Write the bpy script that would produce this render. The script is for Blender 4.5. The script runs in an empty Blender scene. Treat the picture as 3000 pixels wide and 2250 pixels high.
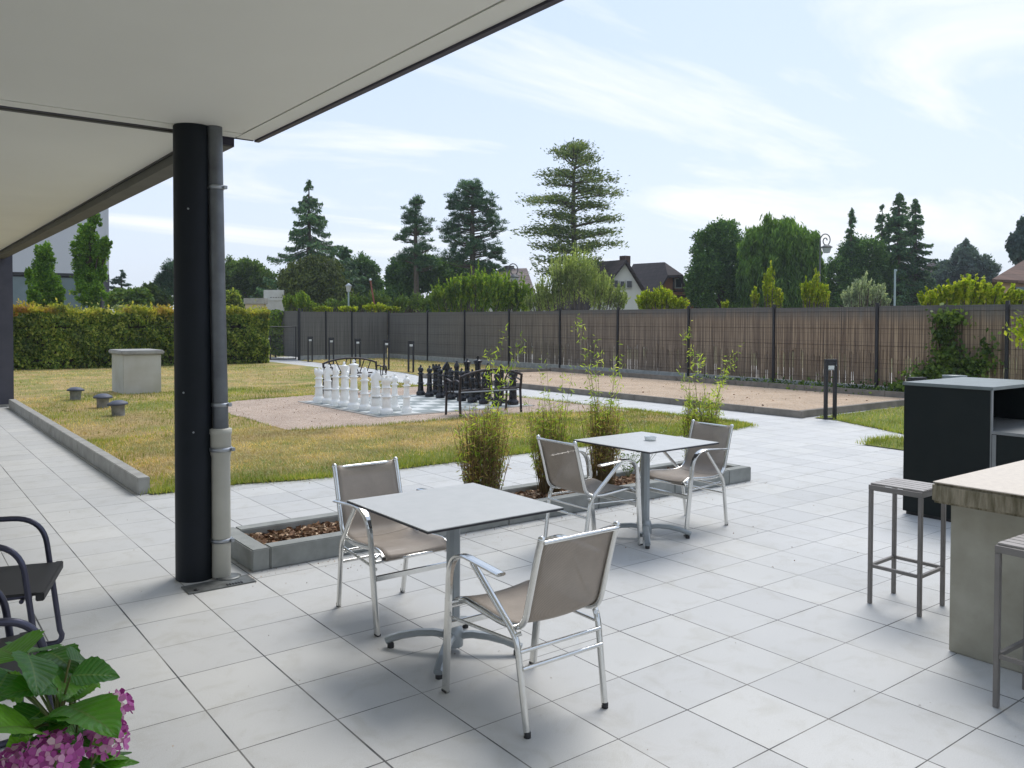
import bpy, bmesh, math, random
import numpy as np
from mathutils import Vector, Matrix, geometry
random.seed(7); RNG = np.random.default_rng(11)
PI = math.pi
sc = bpy.context.scene
COL = sc.collection
# ------------------------------------------------------------------ camera
H = 1.65; F = 2427.19; CY = 996.15
CR = Vector((0.79473, -0.60694, 0.00303)); CU = Vector((0.01084, 0.01919, 0.99976)); CF = Vector((0.60686, 0.79451, -0.02183))
K = 3000 / 2212
def ray(x, y):
    return CF + CR * ((x * K - 1500) / F) - CU * ((y * K - CY) / F)
def gp(x, y, z=0.0):
    """point of the plane z seen at (x, y) of the survey sketch (2212 wide)"""
    d = ray(x, y); t = (z - H) / d.z
    return Vector((d.x * t, d.y * t, z))
def at(x, y, dist):
    d = ray(x, y); t = dist / d.dot(CF)
    return Vector((d.x * t, d.y * t, H + d.z * t))
cd = bpy.data.cameras.new('camera'); cam = bpy.data.objects.new('camera', cd); COL.objects.link(cam)
m = Matrix.Identity(4)
for i, a in enumerate((CR, CU, -CF)):
    for j in range(3): m[j][i] = a[j]
m[0][3], m[1][3], m[2][3] = 0, 0, H
cam.matrix_world = m
cd.sensor_width = 36; cd.lens = F / 3000 * 36; cd.shift_y = -(1125 - CY) / 3000
cd.clip_start = 0.05; cd.clip_end = 3000
sc.camera = cam
# ------------------------------------------------------------------ materials
def new_mat(name):
    m = bpy.data.materials.new(name); m.use_nodes = True
    nt = m.node_tree; b = nt.nodes['Principled BSDF']
    return m, nt, b
def node(nt, t, **kw):
    n = nt.nodes.new(t)
    for k, v in kw.items():
        if k.startswith('i_'): n.inputs[k[2:].replace('_', ' ')].default_value = v
        else: setattr(n, k, v)
    return n
def c4(c): return (c[0], c[1], c[2], 1)
def coords(nt, obj=True):
    t = nt.nodes.new('ShaderNodeTexCoord') if obj else nt.nodes.new('ShaderNodeNewGeometry')
    return t.outputs['Object'] if obj else t.outputs['Position']
def noise(nt, vec, scale, detail=4, rough=.55, dist=0):
    n = nt.nodes.new('ShaderNodeTexNoise'); n.inputs['Scale'].default_value = scale
    n.inputs['Detail'].default_value = detail; n.inputs['Roughness'].default_value = rough; n.inputs['Distortion'].default_value = dist
    nt.links.new(vec, n.inputs['Vector']); return n.outputs['Fac']
def ramp(nt, fac, stops):
    r = nt.nodes.new('ShaderNodeValToRGB'); e = r.color_ramp.elements
    while len(e) < len(stops): e.new(0.5)
    for el, (p, c) in zip(e, stops):
        el.position = p; el.color = c4(c) if len(c) == 3 else c
    nt.links.new(fac, r.inputs['Fac']); return r.outputs['Color']
def mix(nt, fac, a, b, typ='MIX'):
    n = nt.nodes.new('ShaderNodeMix'); n.data_type = 'RGBA'; n.blend_type = typ
    for s, v in (('Factor', fac), ('A', a), ('B', b)):
        idx = {'Factor': 0, 'A': 6, 'B': 7}[s]
        if hasattr(v, 'is_output'): nt.links.new(v, n.inputs[idx])
        else: n.inputs[idx].default_value = v if s == 'Factor' else c4(v)
    return n.outputs[2]
def mth(nt, op, a, b=None, c=None):
    n = nt.nodes.new('ShaderNodeMath'); n.operation = op
    for i, v in enumerate((a, b, c)):
        if v is None: continue
        if hasattr(v, 'is_output'): nt.links.new(v, n.inputs[i])
        else: n.inputs[i].default_value = v
    return n.outputs[0]
def bump(nt, b, h, strength, dist=.01):
    n = nt.nodes.new('ShaderNodeBump'); n.inputs['Strength'].default_value = strength; n.inputs['Distance'].default_value = dist
    nt.links.new(h, n.inputs['Height']); nt.links.new(n.outputs['Normal'], b.inputs['Normal'])
def pmat(name, c1, c2=None, scale=6, rough=.6, metal=0, bstr=0, bscale=60, bdist=.003, detail=5, world=False, spec=.5):
    m, nt, b = new_mat(name); v = coords(nt, not world)
    c2 = c2 or tuple(x * .8 for x in c1)
    f = noise(nt, v, scale, detail)
    col = ramp(nt, f, [(.3, c1), (.7, c2)])
    nt.links.new(col, b.inputs['Base Color'])
    b.inputs['Roughness'].default_value = rough; b.inputs['Metallic'].default_value = metal
    b.inputs['Specular IOR Level'].default_value = spec
    if bstr: bump(nt, b, noise(nt, v, bscale, 4), bstr, bdist)
    return m
def leafmat(name, dark, mid, light, trans=.35, nscale=.5, rough=.55):
    """leaf colours vary from leaf to leaf and from clump to clump"""
    m, nt, b = new_mat(name)
    g = nt.nodes.new('ShaderNodeNewGeometry')
    r = ramp(nt, g.outputs['Random Per Island'], [(0, dark), (.5, mid), (1, light)])
    cl = noise(nt, coords(nt), nscale, 2)
    k = ramp(nt, cl, [(.35, (.6, .64, .64)), (.65, (1.4, 1.36, 1.15))])
    col = mix(nt, 1.0, r, k, 'MULTIPLY')
    nt.links.new(col, b.inputs['Base Color']); b.inputs['Roughness'].default_value = rough
    b.inputs['Specular IOR Level'].default_value = .3
    t = nt.nodes.new('ShaderNodeBsdfTranslucent')
    tc = mix(nt, 1.0, col, (1.5, 1.5, .7), 'MULTIPLY'); nt.links.new(tc, t.inputs['Color'])
    mx = nt.nodes.new('ShaderNodeMixShader'); mx.inputs[0].default_value = trans
    out = nt.nodes['Material Output']
    nt.links.new(b.outputs[0], mx.inputs[1]); nt.links.new(t.outputs[0], mx.inputs[2]); nt.links.new(mx.outputs[0], out.inputs['Surface'])
    return m
M = {}
# paving: concrete slabs on a 0.409 m grid
T = .40894; X0, Y0 = .67294, 2.7295
def paving():
    m, nt, b = new_mat('paving'); pos = coords(nt, False)
    s = nt.nodes.new('ShaderNodeSeparateXYZ'); nt.links.new(pos, s.inputs[0])
    gx = mth(nt, 'DIVIDE', mth(nt, 'SUBTRACT', s.outputs[0], X0 - 100 * T), T)
    gy = mth(nt, 'DIVIDE', mth(nt, 'SUBTRACT', s.outputs[1], Y0 - 100 * T), T)
    fx, fy = mth(nt, 'FRACT', gx), mth(nt, 'FRACT', gy)
    ex = mth(nt, 'MINIMUM', fx, mth(nt, 'SUBTRACT', 1, fx)); ey = mth(nt, 'MINIMUM', fy, mth(nt, 'SUBTRACT', 1, fy))
    cb = nt.nodes.new('ShaderNodeCombineXYZ')
    nt.links.new(mth(nt, 'FLOOR', gx), cb.inputs[0]); nt.links.new(mth(nt, 'FLOOR', gy), cb.inputs[1])
    wn = nt.nodes.new('ShaderNodeTexWhiteNoise'); wn.noise_dimensions = '3D'; nt.links.new(cb.outputs[0], wn.inputs['Vector'])
    # joint widths wander from slab to slab
    jn = noise(nt, pos, 1.1, 2); jw = mth(nt, 'MULTIPLY_ADD', jn, .014, -.0005)
    jwx = mth(nt, 'MULTIPLY', jw, 1.25)
    jx = mth(nt, 'LESS_THAN', ex, jwx); jy = mth(nt, 'LESS_THAN', ey, jw)
    j = mth(nt, 'MAXIMUM', jx, jy)
    base = ramp(nt, noise(nt, pos, .8, 5), [(.3, (.485, .487, .478)), (.72, (.555, .553, .543))])
    tint = ramp(nt, wn.outputs['Value'], [(0, (.93, .932, .935)), (.5, (1, 1, 1)), (1, (1.05, 1.045, 1.03))])
    col = mix(nt, 1.0, base, tint, 'MULTIPLY')
    sp = noise(nt, pos, 240, 3, .7); col = mix(nt, 1.0, col, ramp(nt, sp, [(.3, (.84, .84, .84)), (.62, (1.08, 1.08, 1.07))]), 'MULTIPLY')
    st = noise(nt, pos, 5.5, 6, .65, .6); col = mix(nt, 1.0, col, ramp(nt, st, [(.30, (.9, .89, .86)), (.5, (1, 1, 1))]), 'MULTIPLY')
    dt = noise(nt, pos, 38, 2, .5); spot = ramp(nt, dt, [(.74, (1, 1, 1)), (.80, (.6, .58, .52))])
    col = mix(nt, 1.0, col, spot, 'MULTIPLY')
    jc = ramp(nt, noise(nt, pos, 3.0, 3), [(.40, (.03, .031, .034)), (.68, (.22, .21, .19))])
    col = mix(nt, j, col, jc)
    nt.links.new(col, b.inputs['Base Color']); b.inputs['Roughness'].default_value = .62
    hgt = mth(nt, 'SUBTRACT', mth(nt, 'MULTIPLY', sp, .12), j)
    hgt = mth(nt, 'ADD', hgt, mth(nt, 'MULTIPLY', wn.outputs['Value'], .25))
    bump(nt, b, hgt, .35, .003)
    return m
M['paving'] = paving()
def lawnmat():
    m, nt, b = new_mat('lawn'); pos = coords(nt, False)
    s = nt.nodes.new('ShaderNodeSeparateXYZ'); nt.links.new(pos, s.inputs[0])
    straw = ramp(nt, noise(nt, pos, 9, 6, .7), [(.3, (.34, .235, .105)), (.7, (.61, .465, .235))])
    green = ramp(nt, noise(nt, pos, 14, 6, .7), [(.3, (.15, .185, .045)), (.7, (.30, .33, .10))])
    n = noise(nt, pos, .75, 6, .68, .4)
    near = mth(nt, 'MULTIPLY', mth(nt, 'MAXIMUM', mth(nt, 'SUBTRACT', 9.6, s.outputs[1]), 0.0), .16)
    f = mth(nt, 'ADD', n, near)
    fac = ramp(nt, f, [(.42, (0, 0, 0)), (.62, (1, 1, 1))])
    col = mix(nt, fac, straw, green)
    soil = ramp(nt, noise(nt, pos, 22, 4, .6), [(.62, (1, 1, 1)), (.75, (.62, .55, .45))])
    col = mix(nt, 1.0, col, soil, 'MULTIPLY')
    nt.links.new(col, b.inputs['Base Color']); b.inputs['Roughness'].default_value = .95; b.inputs['Specular IOR Level'].default_value = .1
    bump(nt, b, noise(nt, pos, 55, 5, .7), 1.0, .03)
    return m
M['lawn'] = lawnmat()
def gravelmat(name, a, bb, dark, sc1=130):
    m, nt, b = new_mat(name); pos = coords(nt, False)
    vo = nt.nodes.new('ShaderNodeTexVoronoi'); vo.inputs['Scale'].default_value = sc1; nt.links.new(pos, vo.inputs['Vector'])
    se = nt.nodes.new('ShaderNodeSeparateColor'); nt.links.new(vo.outputs['Color'], se.inputs[0])
    col = ramp(nt, se.outputs[0], [(0, dark), (.25, a), (.8, bb), (1, (.62, .58, .52))])
    col = mix(nt, 1.0, col, ramp(nt, noise(nt, pos, 1.4, 6, .7), [(.3, (.8, .79, .78)), (.65, (1.08, 1.07, 1.05))]), 'MULTIPLY')
    col = mix(nt, 1.0, col, ramp(nt, noise(nt, pos, 9, 5, .6), [(.25, (.7, .66, .6)), (.42, (1, 1, 1))]), 'MULTIPLY')
    nt.links.new(col, b.inputs['Base Color']); b.inputs['Roughness'].default_value = .95; b.inputs['Specular IOR Level'].default_value = .15
    bump(nt, b, vo.outputs['Distance'], .7, .006)
    return m
M['gravel'] = gravelmat('gravel', (.42, .32, .25), (.56, .45, .37), (.2, .13, .1))
M['sand'] = gravelmat('pitch_gravel', (.46, .34, .24), (.58, .46, .34), (.3, .2, .13), 100)
M['ground'] = pmat('ground', (.08, .11, .03), (.18, .16, .06), .3, .95)
M['roadmat'] = pmat('road_surface', (.50, .47, .42), (.40, .38, .35), 2, .9, 0, .2, 60, world=True)
M['concrete'] = pmat('concrete', (.33, .34, .325), (.22, .23, .215), 7, .85, 0, .4, 120, .002, 8)
M['kerb'] = pmat('kerb_concrete', (.40, .395, .37), (.27, .265, .245), 6, .9, 0, .5, 90, .003, 9)
M['barconc'] = pmat('bar_concrete', (.40, .385, .32), (.29, .275, .215), 5, .8, 0, .25, 70, .003, 9)
M['bartop'] = pmat('bar_top', (.66, .585, .49), (.58, .51, .43), 30, .7, 0, .3, 180, .001, 8)
def baredge():
    m, nt, b = new_mat('bar_edge'); v = coords(nt)
    mp = nt.nodes.new('ShaderNodeMapping'); mp.inputs['Scale'].default_value = (14, 14, 2); nt.links.new(v, mp.inputs[0])
    col = ramp(nt, noise(nt, mp.outputs[0], 2, 6, .7), [(.35, (.10, .085, .045)), (.65, (.33, .29, .21))])
    nt.links.new(col, b.inputs['Base Color']); b.inputs['Roughness'].default_value = .85
    bump(nt, b, noise(nt, v, 60, 5), .5, .004); return m
M['baredge'] = baredge()
M['soffit'] = pmat('soffit', (.84, .82, .735), (.80, .78, .70), 1.2, .8, 0, .05, 30)
M['seam'] = pmat('seam', (.13, .125, .11), None, 3, .8)
M['darkmetal'] = pmat('dark_metal', (.014, .015, .020), (.010, .011, .015), 3, .45)
M['trim'] = pmat('roof_trim', (.035, .03, .055), None, 3, .5)
M['column'] = pmat('column_paint', (.009, .012, .018), (.006, .009, .012), 4, .55, 0, .1, 25, spec=.25)
M['pier'] = pmat('pier_paint', (.075, .075, .10), (.055, .055, .075), 4, .6, 0, .2, 60)
M['zinc'] = pmat('zinc_pipe', (.17, .18, .19), (.10, .105, .115), 6, .42, .6, .1, 20)
M['pvc'] = pmat('pipe_plastic', (.47, .46, .40), (.38, .37, .32), 3, .5)
M['galv'] = pmat('galvanised', (.42, .44, .47), (.30, .32, .34), 20, .35, .8)
M['grate'] = pmat('grate', (.22, .23, .225), (.11, .115, .11), 14, .45, .5, .4, 40)
M['alu'] = pmat('polished_aluminium', (.78, .78, .76), (.68, .68, .66), 9, .22, 1.0, .05, 90)
M['cap'] = pmat('black_plastic', (.015, .015, .016), None, 5, .5)
M['tabletop'] = pmat('table_laminate', (.53, .53, .515), (.48, .485, .47), 14, .38, 0, .05, 150, .001, 8)
M['tabledge'] = pmat('table_core', (.03, .028, .035), None, 5, .5)
M['tablegrey'] = pmat('table_paint', (.33, .36, .38), (.29, .32, .335), 6, .35, .35)
M['stool'] = pmat('stool_paint', (.22, .205, .195), (.17, .16, .15), 8, .5, .1)
M['stoolseat'] = pmat('stool_slats', (.40, .37, .345), (.32, .295, .275), 12, .5)
M['blackpl'] = pmat('black_chess_plastic', (.006, .007, .010), (.009, .010, .014), 6, .25)
M['whitepl'] = pmat('white_chess_plastic', (.88, .88, .86), (.82, .82, .79), 6, .32)
M['sqw'] = pmat('light_square', (.62, .64, .63), (.5, .52, .5), 5, .6)
M['sqg'] = pmat('grey_square', (.25, .285, .28), (.20, .23, .225), 5, .6)
M['bench'] = pmat('bench_paint', (.022, .018, .024), (.035, .025, .025), 8, .45, .3)
M['benchseat'] = pmat('bench_seat', (.16, .17, .18), (.10, .11, .115), 8, .45, .3)
M['box'] = pmat('cabinet_black', (.006, .010, .010), (.009, .013, .012), 5, .5, spec=.2)
M['boxtop'] = pmat('cabinet_top', (.17, .20, .20), (.13, .155, .155), 8, .42, .3)
M['boxgrey'] = pmat('cabinet_grey', (.24, .25, .25), (.19, .2, .2), 8, .45, .4)
M['render'] = pmat('white_render', (.56, .57, .55), (.46, .46, .42), 2, .9, 0, .2, 50)
M['wbox'] = pmat('well_render', (.52, .52, .48), (.42, .41, .35), 2.2, .9, 0, .3, 50, .004, 8)
M['cream'] = pmat('cream_render', (.55, .46, .33), (.45, .38, .28), 2, .9)
M['ventcap'] = pmat('vent_cap', (.10, .11, .15), (.07, .08, .11), 9, .6)
M['ventpipe'] = pmat('vent_pipe', (.30, .30, .30), (.16, .16, .155), 9, .7)
M['bark'] = pmat('bark', (.07, .05, .035), (.035, .027, .02), 9, .95, 0, .8, 25, .02)
M['barkgrey'] = pmat('bark_grey', (.12, .10, .08), (.06, .05, .04), 9, .95, 0, .8, 25, .02)
M['slate'] = pmat('dark_tiles', (.045, .036, .036), (.03, .024, .024), 2, .8)
M['housewhite'] = pmat('house_white', (.62, .62, .58), (.54, .54, .5), .8, .9)
M['houseorange'] = pmat('house_orange', (.42, .20, .11), (.36, .17, .1), .8, .9)
M['housepeach'] = pmat('house_peach', (.60, .40, .28), (.54, .36, .26), .8, .9)
M['window'] = pmat('window_glass', (.025, .03, .035), None, 2, .15)
M['wood'] = pmat('dark_timber', (.05, .03, .025), None, 3, .8)
M['lamppaint'] = pmat('lamp_paint', (.12, .13, .13), None, 3, .5, .3)
M['lampglass'] = pmat('lamp_glass', (.55, .6, .65), None, 3, .2)
M['polepaint'] = pmat('pole_paint', (.33, .42, .42), (.28, .36, .36), 3, .5, .3)
M['rust'] = pmat('rusty_paint', (.26, .09, .05), (.18, .07, .05), 3, .7)
M['terracotta'] = pmat('pot_clay', (.12, .11, .10), None, 3, .7)
M['cane'] = pmat('cane', (.20, .13, .055), (.12, .09, .03), 12, .7)
M['stem'] = pmat('green_stem', (.10, .16, .03), (.14, .12, .04), 12, .6)
M['lav'] = pmat('purple_grey_tube', (.085, .085, .125), (.065, .065, .095), 8, .3, .6)
M['darksling'] = pmat('dark_sling', (.022, .021, .022), (.03, .029, .03), 300, .6, 0, .4, 500, .001)
M['steelblue'] = pmat('blue_window_band', (.16, .22, .25), (.09, .13, .15), .3, .2)
M['bldgwall'] = pmat('light_panel_wall', (.50, .53, .60), (.47, .5, .57), .2, .6)
def rooftile(name, a, bb, sz=.25):
    m, nt, b = new_mat(name); v = coords(nt)
    br = nt.nodes.new('ShaderNodeTexBrick'); br.inputs['Scale'].default_value = 1
    br.inputs['Brick Width'].default_value = sz; br.inputs['Row Height'].default_value = sz * .9; br.inputs['Mortar Size'].default_value = .02
    br.inputs['Color1'].default_value = c4(a); br.inputs['Color2'].default_value = c4(bb); br.inputs['Mortar'].default_value = c4(tuple(x * .5 for x in a))
    uv = nt.nodes.new('ShaderNodeTexCoord'); nt.links.new(uv.outputs['UV'], br.inputs['Vector'])
    nt.links.new(br.outputs['Color'], b.inputs['Base Color']); b.inputs['Roughness'].default_value = .9
    bump(nt, b, br.outputs['Fac'], -.4, .02)
    return m
M['greytile'] = rooftile('grey_tiles', (.20, .16, .155), (.26, .215, .2), .5)
M['darktile'] = rooftile('dark_tiles_uv', (.05, .038, .04), (.035, .027, .03), .4)
M['redtile'] = rooftile('brown_tiles', (.16, .095, .07), (.11, .07, .055), .45)
def reed(grey):
    """reed screen: vertical canes, a weathered grey band on top, thin gaps between canes in its lower half"""
    m, nt, b = new_mat('reed_screen'); v = coords(nt, False)
    s = nt.nodes.new('ShaderNodeSeparateXYZ'); nt.links.new(v, s.inputs[0])
    along = mth(nt, 'ADD', s.outputs[0], s.outputs[1])
    def stripe(freq, zf, det):
        c = nt.nodes.new('ShaderNodeCombineXYZ'); nt.links.new(mth(nt, 'MULTIPLY', along, freq), c.inputs[0])
        nt.links.new(mth(nt, 'MULTIPLY', s.outputs[2], zf), c.inputs[1]); return noise(nt, c.outputs[0], 1, det, .6)
    cane = stripe(38, .5, 3)
    brown = ramp(nt, cane, [(.30, (.07, .048, .034)), (.48, (.19, .135, .092)), (.66, (.42, .32, .21))])
    gr = ramp(nt, cane, [(.3, (.07, .068, .064)), (.7, (.17, .165, .152))])
    big = noise(nt, v, .5, 3)
    zt = mth(nt, 'ADD', s.outputs[2], mth(nt, 'MULTIPLY', stripe(9, .2, 2), .35))
    top = ramp(nt, mth(nt, 'DIVIDE', zt, 2.4), [(.76, (0, 0, 0)), (.9, (1, 1, 1))])
    # greyer along its run: distance haze and view angle put into the colour
    run = mth(nt, 'MULTIPLY_ADD', s.outputs[1], .05, -.65)
    run = mth(nt, 'ADD', run, mth(nt, 'MULTIPLY', big, .3))
    gf = nt.nodes.new('ShaderNodeClamp'); nt.links.new(mth(nt, 'MAXIMUM', run, top), gf.inputs[0])
    col = mix(nt, gf.outputs[0], brown, gr)
    wires = mth(nt, 'LESS_THAN', mth(nt, 'FRACT', mth(nt, 'MULTIPLY', s.outputs[2], 5.0)), .06)
    col = mix(nt, mth(nt, 'MULTIPLY', wires, .3), col, (.03, .027, .025))
    nt.links.new(col, b.inputs['Base Color']); b.inputs['Roughness'].default_value = .9
    bump(nt, b, cane, .6, .01)
    gap = stripe(30, .12, 1)
    hole = mth(nt, 'GREATER_THAN', gap, .555)
    low = mth(nt, 'LESS_THAN', mth(nt, 'ADD', s.outputs[2], mth(nt, 'MULTIPLY', stripe(2.2, .1, 3), 1.0)), 1.42)
    near = mth(nt, 'LESS_THAN', s.outputs[1], 24.0)
    hl = mth(nt, 'MULTIPLY', mth(nt, 'MULTIPLY', hole, low), near)
    tr = nt.nodes.new('ShaderNodeBsdfTransparent'); mx = nt.nodes.new('ShaderNodeMixShader')
    nt.links.new(hl, mx.inputs[0]); nt.links.new(b.outputs[0], mx.inputs[1]); nt.links.new(tr.outputs[0], mx.inputs[2])
    nt.links.new(mx.outputs[0], nt.nodes['Material Output'].inputs['Surface'])
    return m
M['reed'] = reed(0)
def sling():
    m, nt, b = new_mat('sling_mesh'); v = coords(nt)
    s = nt.nodes.new('ShaderNodeSeparateXYZ'); nt.links.new(v, s.inputs[0])
    w1 = mth(nt, 'SINE', mth(nt, 'MULTIPLY', s.outputs[0], 1050)); w2 = mth(nt, 'SINE', mth(nt, 'MULTIPLY', mth(nt, 'ADD', s.outputs[1], s.outputs[2]), 1050))
    w = mth(nt, 'MULTIPLY', w1, w2)
    col = ramp(nt, mth(nt, 'MULTIPLY_ADD', w, .5, .5), [(.25, (.20, .165, .13)), (.75, (.52, .445, .375))])
    col = mix(nt, 1.0, col, ramp(nt, noise(nt, v, 10, 4), [(.3, (.88, .88, .88)), (.7, (1.06, 1.05, 1.04))]), 'MULTIPLY')
    nt.links.new(col, b.inputs['Base Color']); b.inputs['Roughness'].default_value = .55
    tr = nt.nodes.new('ShaderNodeBsdfTransparent'); mx = nt.nodes.new('ShaderNodeMixShader'); mx.inputs[0].default_value = .2
    nt.links.new(b.outputs[0], mx.inputs[1]); nt.links.new(tr.outputs[0], mx.inputs[2])
    nt.links.new(mx.outputs[0], nt.nodes['Material Output'].inputs['Surface'])
    return m
M['sling'] = sling()
def glassmat():
    m, nt, b = new_mat('clear_glass'); b.inputs['Base Color'].default_value = (.92, .96, .95, 1)
    b.inputs['Roughness'].default_value = .05; b.inputs['Transmission Weight'].default_value = .35; b.inputs['IOR'].default_value = 1.45
    return m
M['glass'] = glassmat()
def chipmat():
    m, nt, b = new_mat('bark_chips'); g = nt.nodes.new('ShaderNodeNewGeometry')
    nt.links.new(ramp(nt, g.outputs['Random Per Island'], [(0, (.08, .04, .02)), (.4, (.24, .13, .07)), (.75, (.42, .27, .16)), (1, (.60, .46, .32))]), b.inputs['Base Color'])
    b.inputs['Roughness'].default_value = .85; return m
M['chips'] = chipmat()
L = lambda n, *a, **k: M.__setitem__(n, leafmat(n, *a, **k))
L('f_spruce', (0.047, 0.109, 0.063), (0.087, 0.185, 0.092), (0.161, 0.263, 0.092), trans=.15, nscale=.25)
L('f_yew', (0.037, 0.061, 0.016), (0.083, 0.115, 0.023), (0.14, 0.177, 0.035), trans=.12, nscale=.2)
L('f_pine', (0.035, 0.094, 0.061), (0.077, 0.161, 0.094), (0.142, 0.237, 0.114), trans=.12, nscale=.3)
L('f_dark', (0.041, 0.107, 0.034), (0.098, 0.197, 0.057), (0.174, 0.306, 0.072), trans=.2, nscale=.25)
L('f_cedar', (0.066, 0.121, 0.058), (0.131, 0.19, 0.066), (0.225, 0.259, 0.083), trans=.3, nscale=.35)
L('f_willow', (0.054, 0.121, 0.024), (0.108, 0.212, 0.041), (0.176, 0.288, 0.061), trans=.35, nscale=.3)
L('f_mid', (0.054, 0.113, 0.026), (0.108, 0.19, 0.046), (0.198, 0.276, 0.064), trans=.3, nscale=.3)
L('f_bright', (0.085, 0.171, 0.019), (0.162, 0.266, 0.033), (0.285, 0.361, 0.048), trans=.45, nscale=.8)
L('f_lime', (.16, .24, .02), (.28, .36, .03), (.45, .46, .06), trans=.5, nscale=.8)
L('f_pale', (0.161, 0.23, 0.081), (0.276, 0.345, 0.127), (0.414, 0.46, 0.196), trans=.4, nscale=.8)
L('f_silver', (0.216, 0.288, 0.204), (0.336, 0.408, 0.3), (0.48, 0.528, 0.408), trans=.35, nscale=.8)
L('f_colum', (0.056, 0.139, 0.025), (0.113, 0.231, 0.034), (0.209, 0.339, 0.059), trans=.35, nscale=.7)
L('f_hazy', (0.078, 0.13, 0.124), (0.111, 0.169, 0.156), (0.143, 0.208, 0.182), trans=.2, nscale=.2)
L('f_hedge', (.045, .085, .018), (.15, .23, .045), (.42, .45, .12), trans=.4, nscale=1.1)
def shootmat():
    m = leafmat('hedge_lit_shoots', (.16, .22, .03), (.34, .36, .06), (.50, .46, .12), .4, 1.5)  # yellow-green paints the lit hedge top; the red patches are young leaves
    nt = m.node_tree; b = nt.nodes['Principled BSDF']; src = b.inputs['Base Color'].links[0].from_socket
    red = ramp(nt, noise(nt, coords(nt), .55, 3), [(.47, (0, 0, 0)), (.60, (.75, .75, .75))]); col = mix(nt, red, src, (.48, .15, .05))
    nt.links.new(col, b.inputs['Base Color']); return m
M['f_hedgetop'] = shootmat()
L('f_vine', (0.049, 0.098, 0.023), (0.098, 0.166, 0.035), (0.195, 0.273, 0.049), trans=.3, nscale=1)
L('f_bamboo', (0.173, 0.289, 0.025), (0.347, 0.462, 0.062), (0.607, 0.636, 0.138), trans=.4, nscale=3)
L('f_bamdry', (0.26, 0.156, 0.065), (0.442, 0.286, 0.13), (0.546, 0.416, 0.195), trans=.3, nscale=3)
L('f_grass', (.14, .21, .025), (.25, .31, .05), (.44, .38, .13), trans=.35, nscale=1)
L('f_straw', (.36, .25, .11), (.54, .41, .20), (.68, .56, .32), trans=.3, nscale=1)
def petal():
    m, nt, b = new_mat('hydrangea_petal'); g = nt.nodes.new('ShaderNodeNewGeometry')
    c = ramp(nt, g.outputs['Random Per Island'], [(0, (.34, .04, .24)), (.4, (.60, .12, .45)), (.8, (.75, .30, .58)), (1, (.88, .68, .68))])
    nt.links.new(c, b.inputs['Base Color']); b.inputs['Roughness'].default_value = .5
    t = nt.nodes.new('ShaderNodeBsdfTranslucent'); nt.links.new(c, t.inputs[0]); mx = nt.nodes.new('ShaderNodeMixShader'); mx.inputs[0].default_value = .3
    nt.links.new(b.outputs[0], mx.inputs[1]); nt.links.new(t.outputs[0], mx.inputs[2]); nt.links.new(mx.outputs[0], nt.nodes['Material Output'].inputs['Surface'])
    return m
M['petal'] = petal()
def hydleaf():
    m, nt, b = new_mat('hydrangea_leaf')
    uv = nt.nodes.new('ShaderNodeTexCoord'); s = nt.nodes.new('ShaderNodeSeparateXYZ'); nt.links.new(uv.outputs['UV'], s.inputs[0])
    # UV: u 0..1 along the leaf, v -1..1 across it; side veins run forward from the midrib
    av = mth(nt, 'ABSOLUTE', s.outputs[1])
    ph = mth(nt, 'FRACT', mth(nt, 'MULTIPLY', mth(nt, 'SUBTRACT', s.outputs[0], mth(nt, 'MULTIPLY', av, .22)), 9))
    vein = mth(nt, 'LESS_THAN', mth(nt, 'ABSOLUTE', mth(nt, 'SUBTRACT', ph, .5)), .07)
    rib = mth(nt, 'LESS_THAN', av, .045); vn = mth(nt, 'MAXIMUM', rib, mth(nt, 'MULTIPLY', vein, .55))
    g = nt.nodes.new('ShaderNodeNewGeometry')
    base = ramp(nt, g.outputs['Random Per Island'], [(0, (.025, .11, .016)), (.5, (.06, .22, .022)), (1, (.19, .40, .03))])
    base = mix(nt, 1.0, base, ramp(nt, noise(nt, coords(nt), 30, 4), [(.3, (.8, .8, .8)), (.7, (1.1, 1.1, 1.1))]), 'MULTIPLY')
    col = mix(nt, vn, base, (.12, .22, .05))
    nt.links.new(col, b.inputs['Base Color']); b.inputs['Roughness'].default_value = .38
    hh = mth(nt, 'ADD', mth(nt, 'ABSOLUTE', mth(nt, 'SUBTRACT', ph, .5)), mth(nt, 'MULTIPLY', noise(nt, coords(nt), 180, 3), .3))
    bump(nt, b, hh, .55, .004)
    t = nt.nodes.new('ShaderNodeBsdfTranslucent'); nt.links.new(mix(nt, 1.0, col, (1.6, 2.0, .5), 'MULTIPLY'), t.inputs[0])
    mx = nt.nodes.new('ShaderNodeMixShader'); mx.inputs[0].default_value = .3
    nt.links.new(b.outputs[0], mx.inputs[1]); nt.links.new(t.outputs[0], mx.inputs[2]); nt.links.new(mx.outputs[0], nt.nodes['Material Output'].inputs['Surface'])
    return m
M['hydleaf'] = hydleaf()
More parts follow.
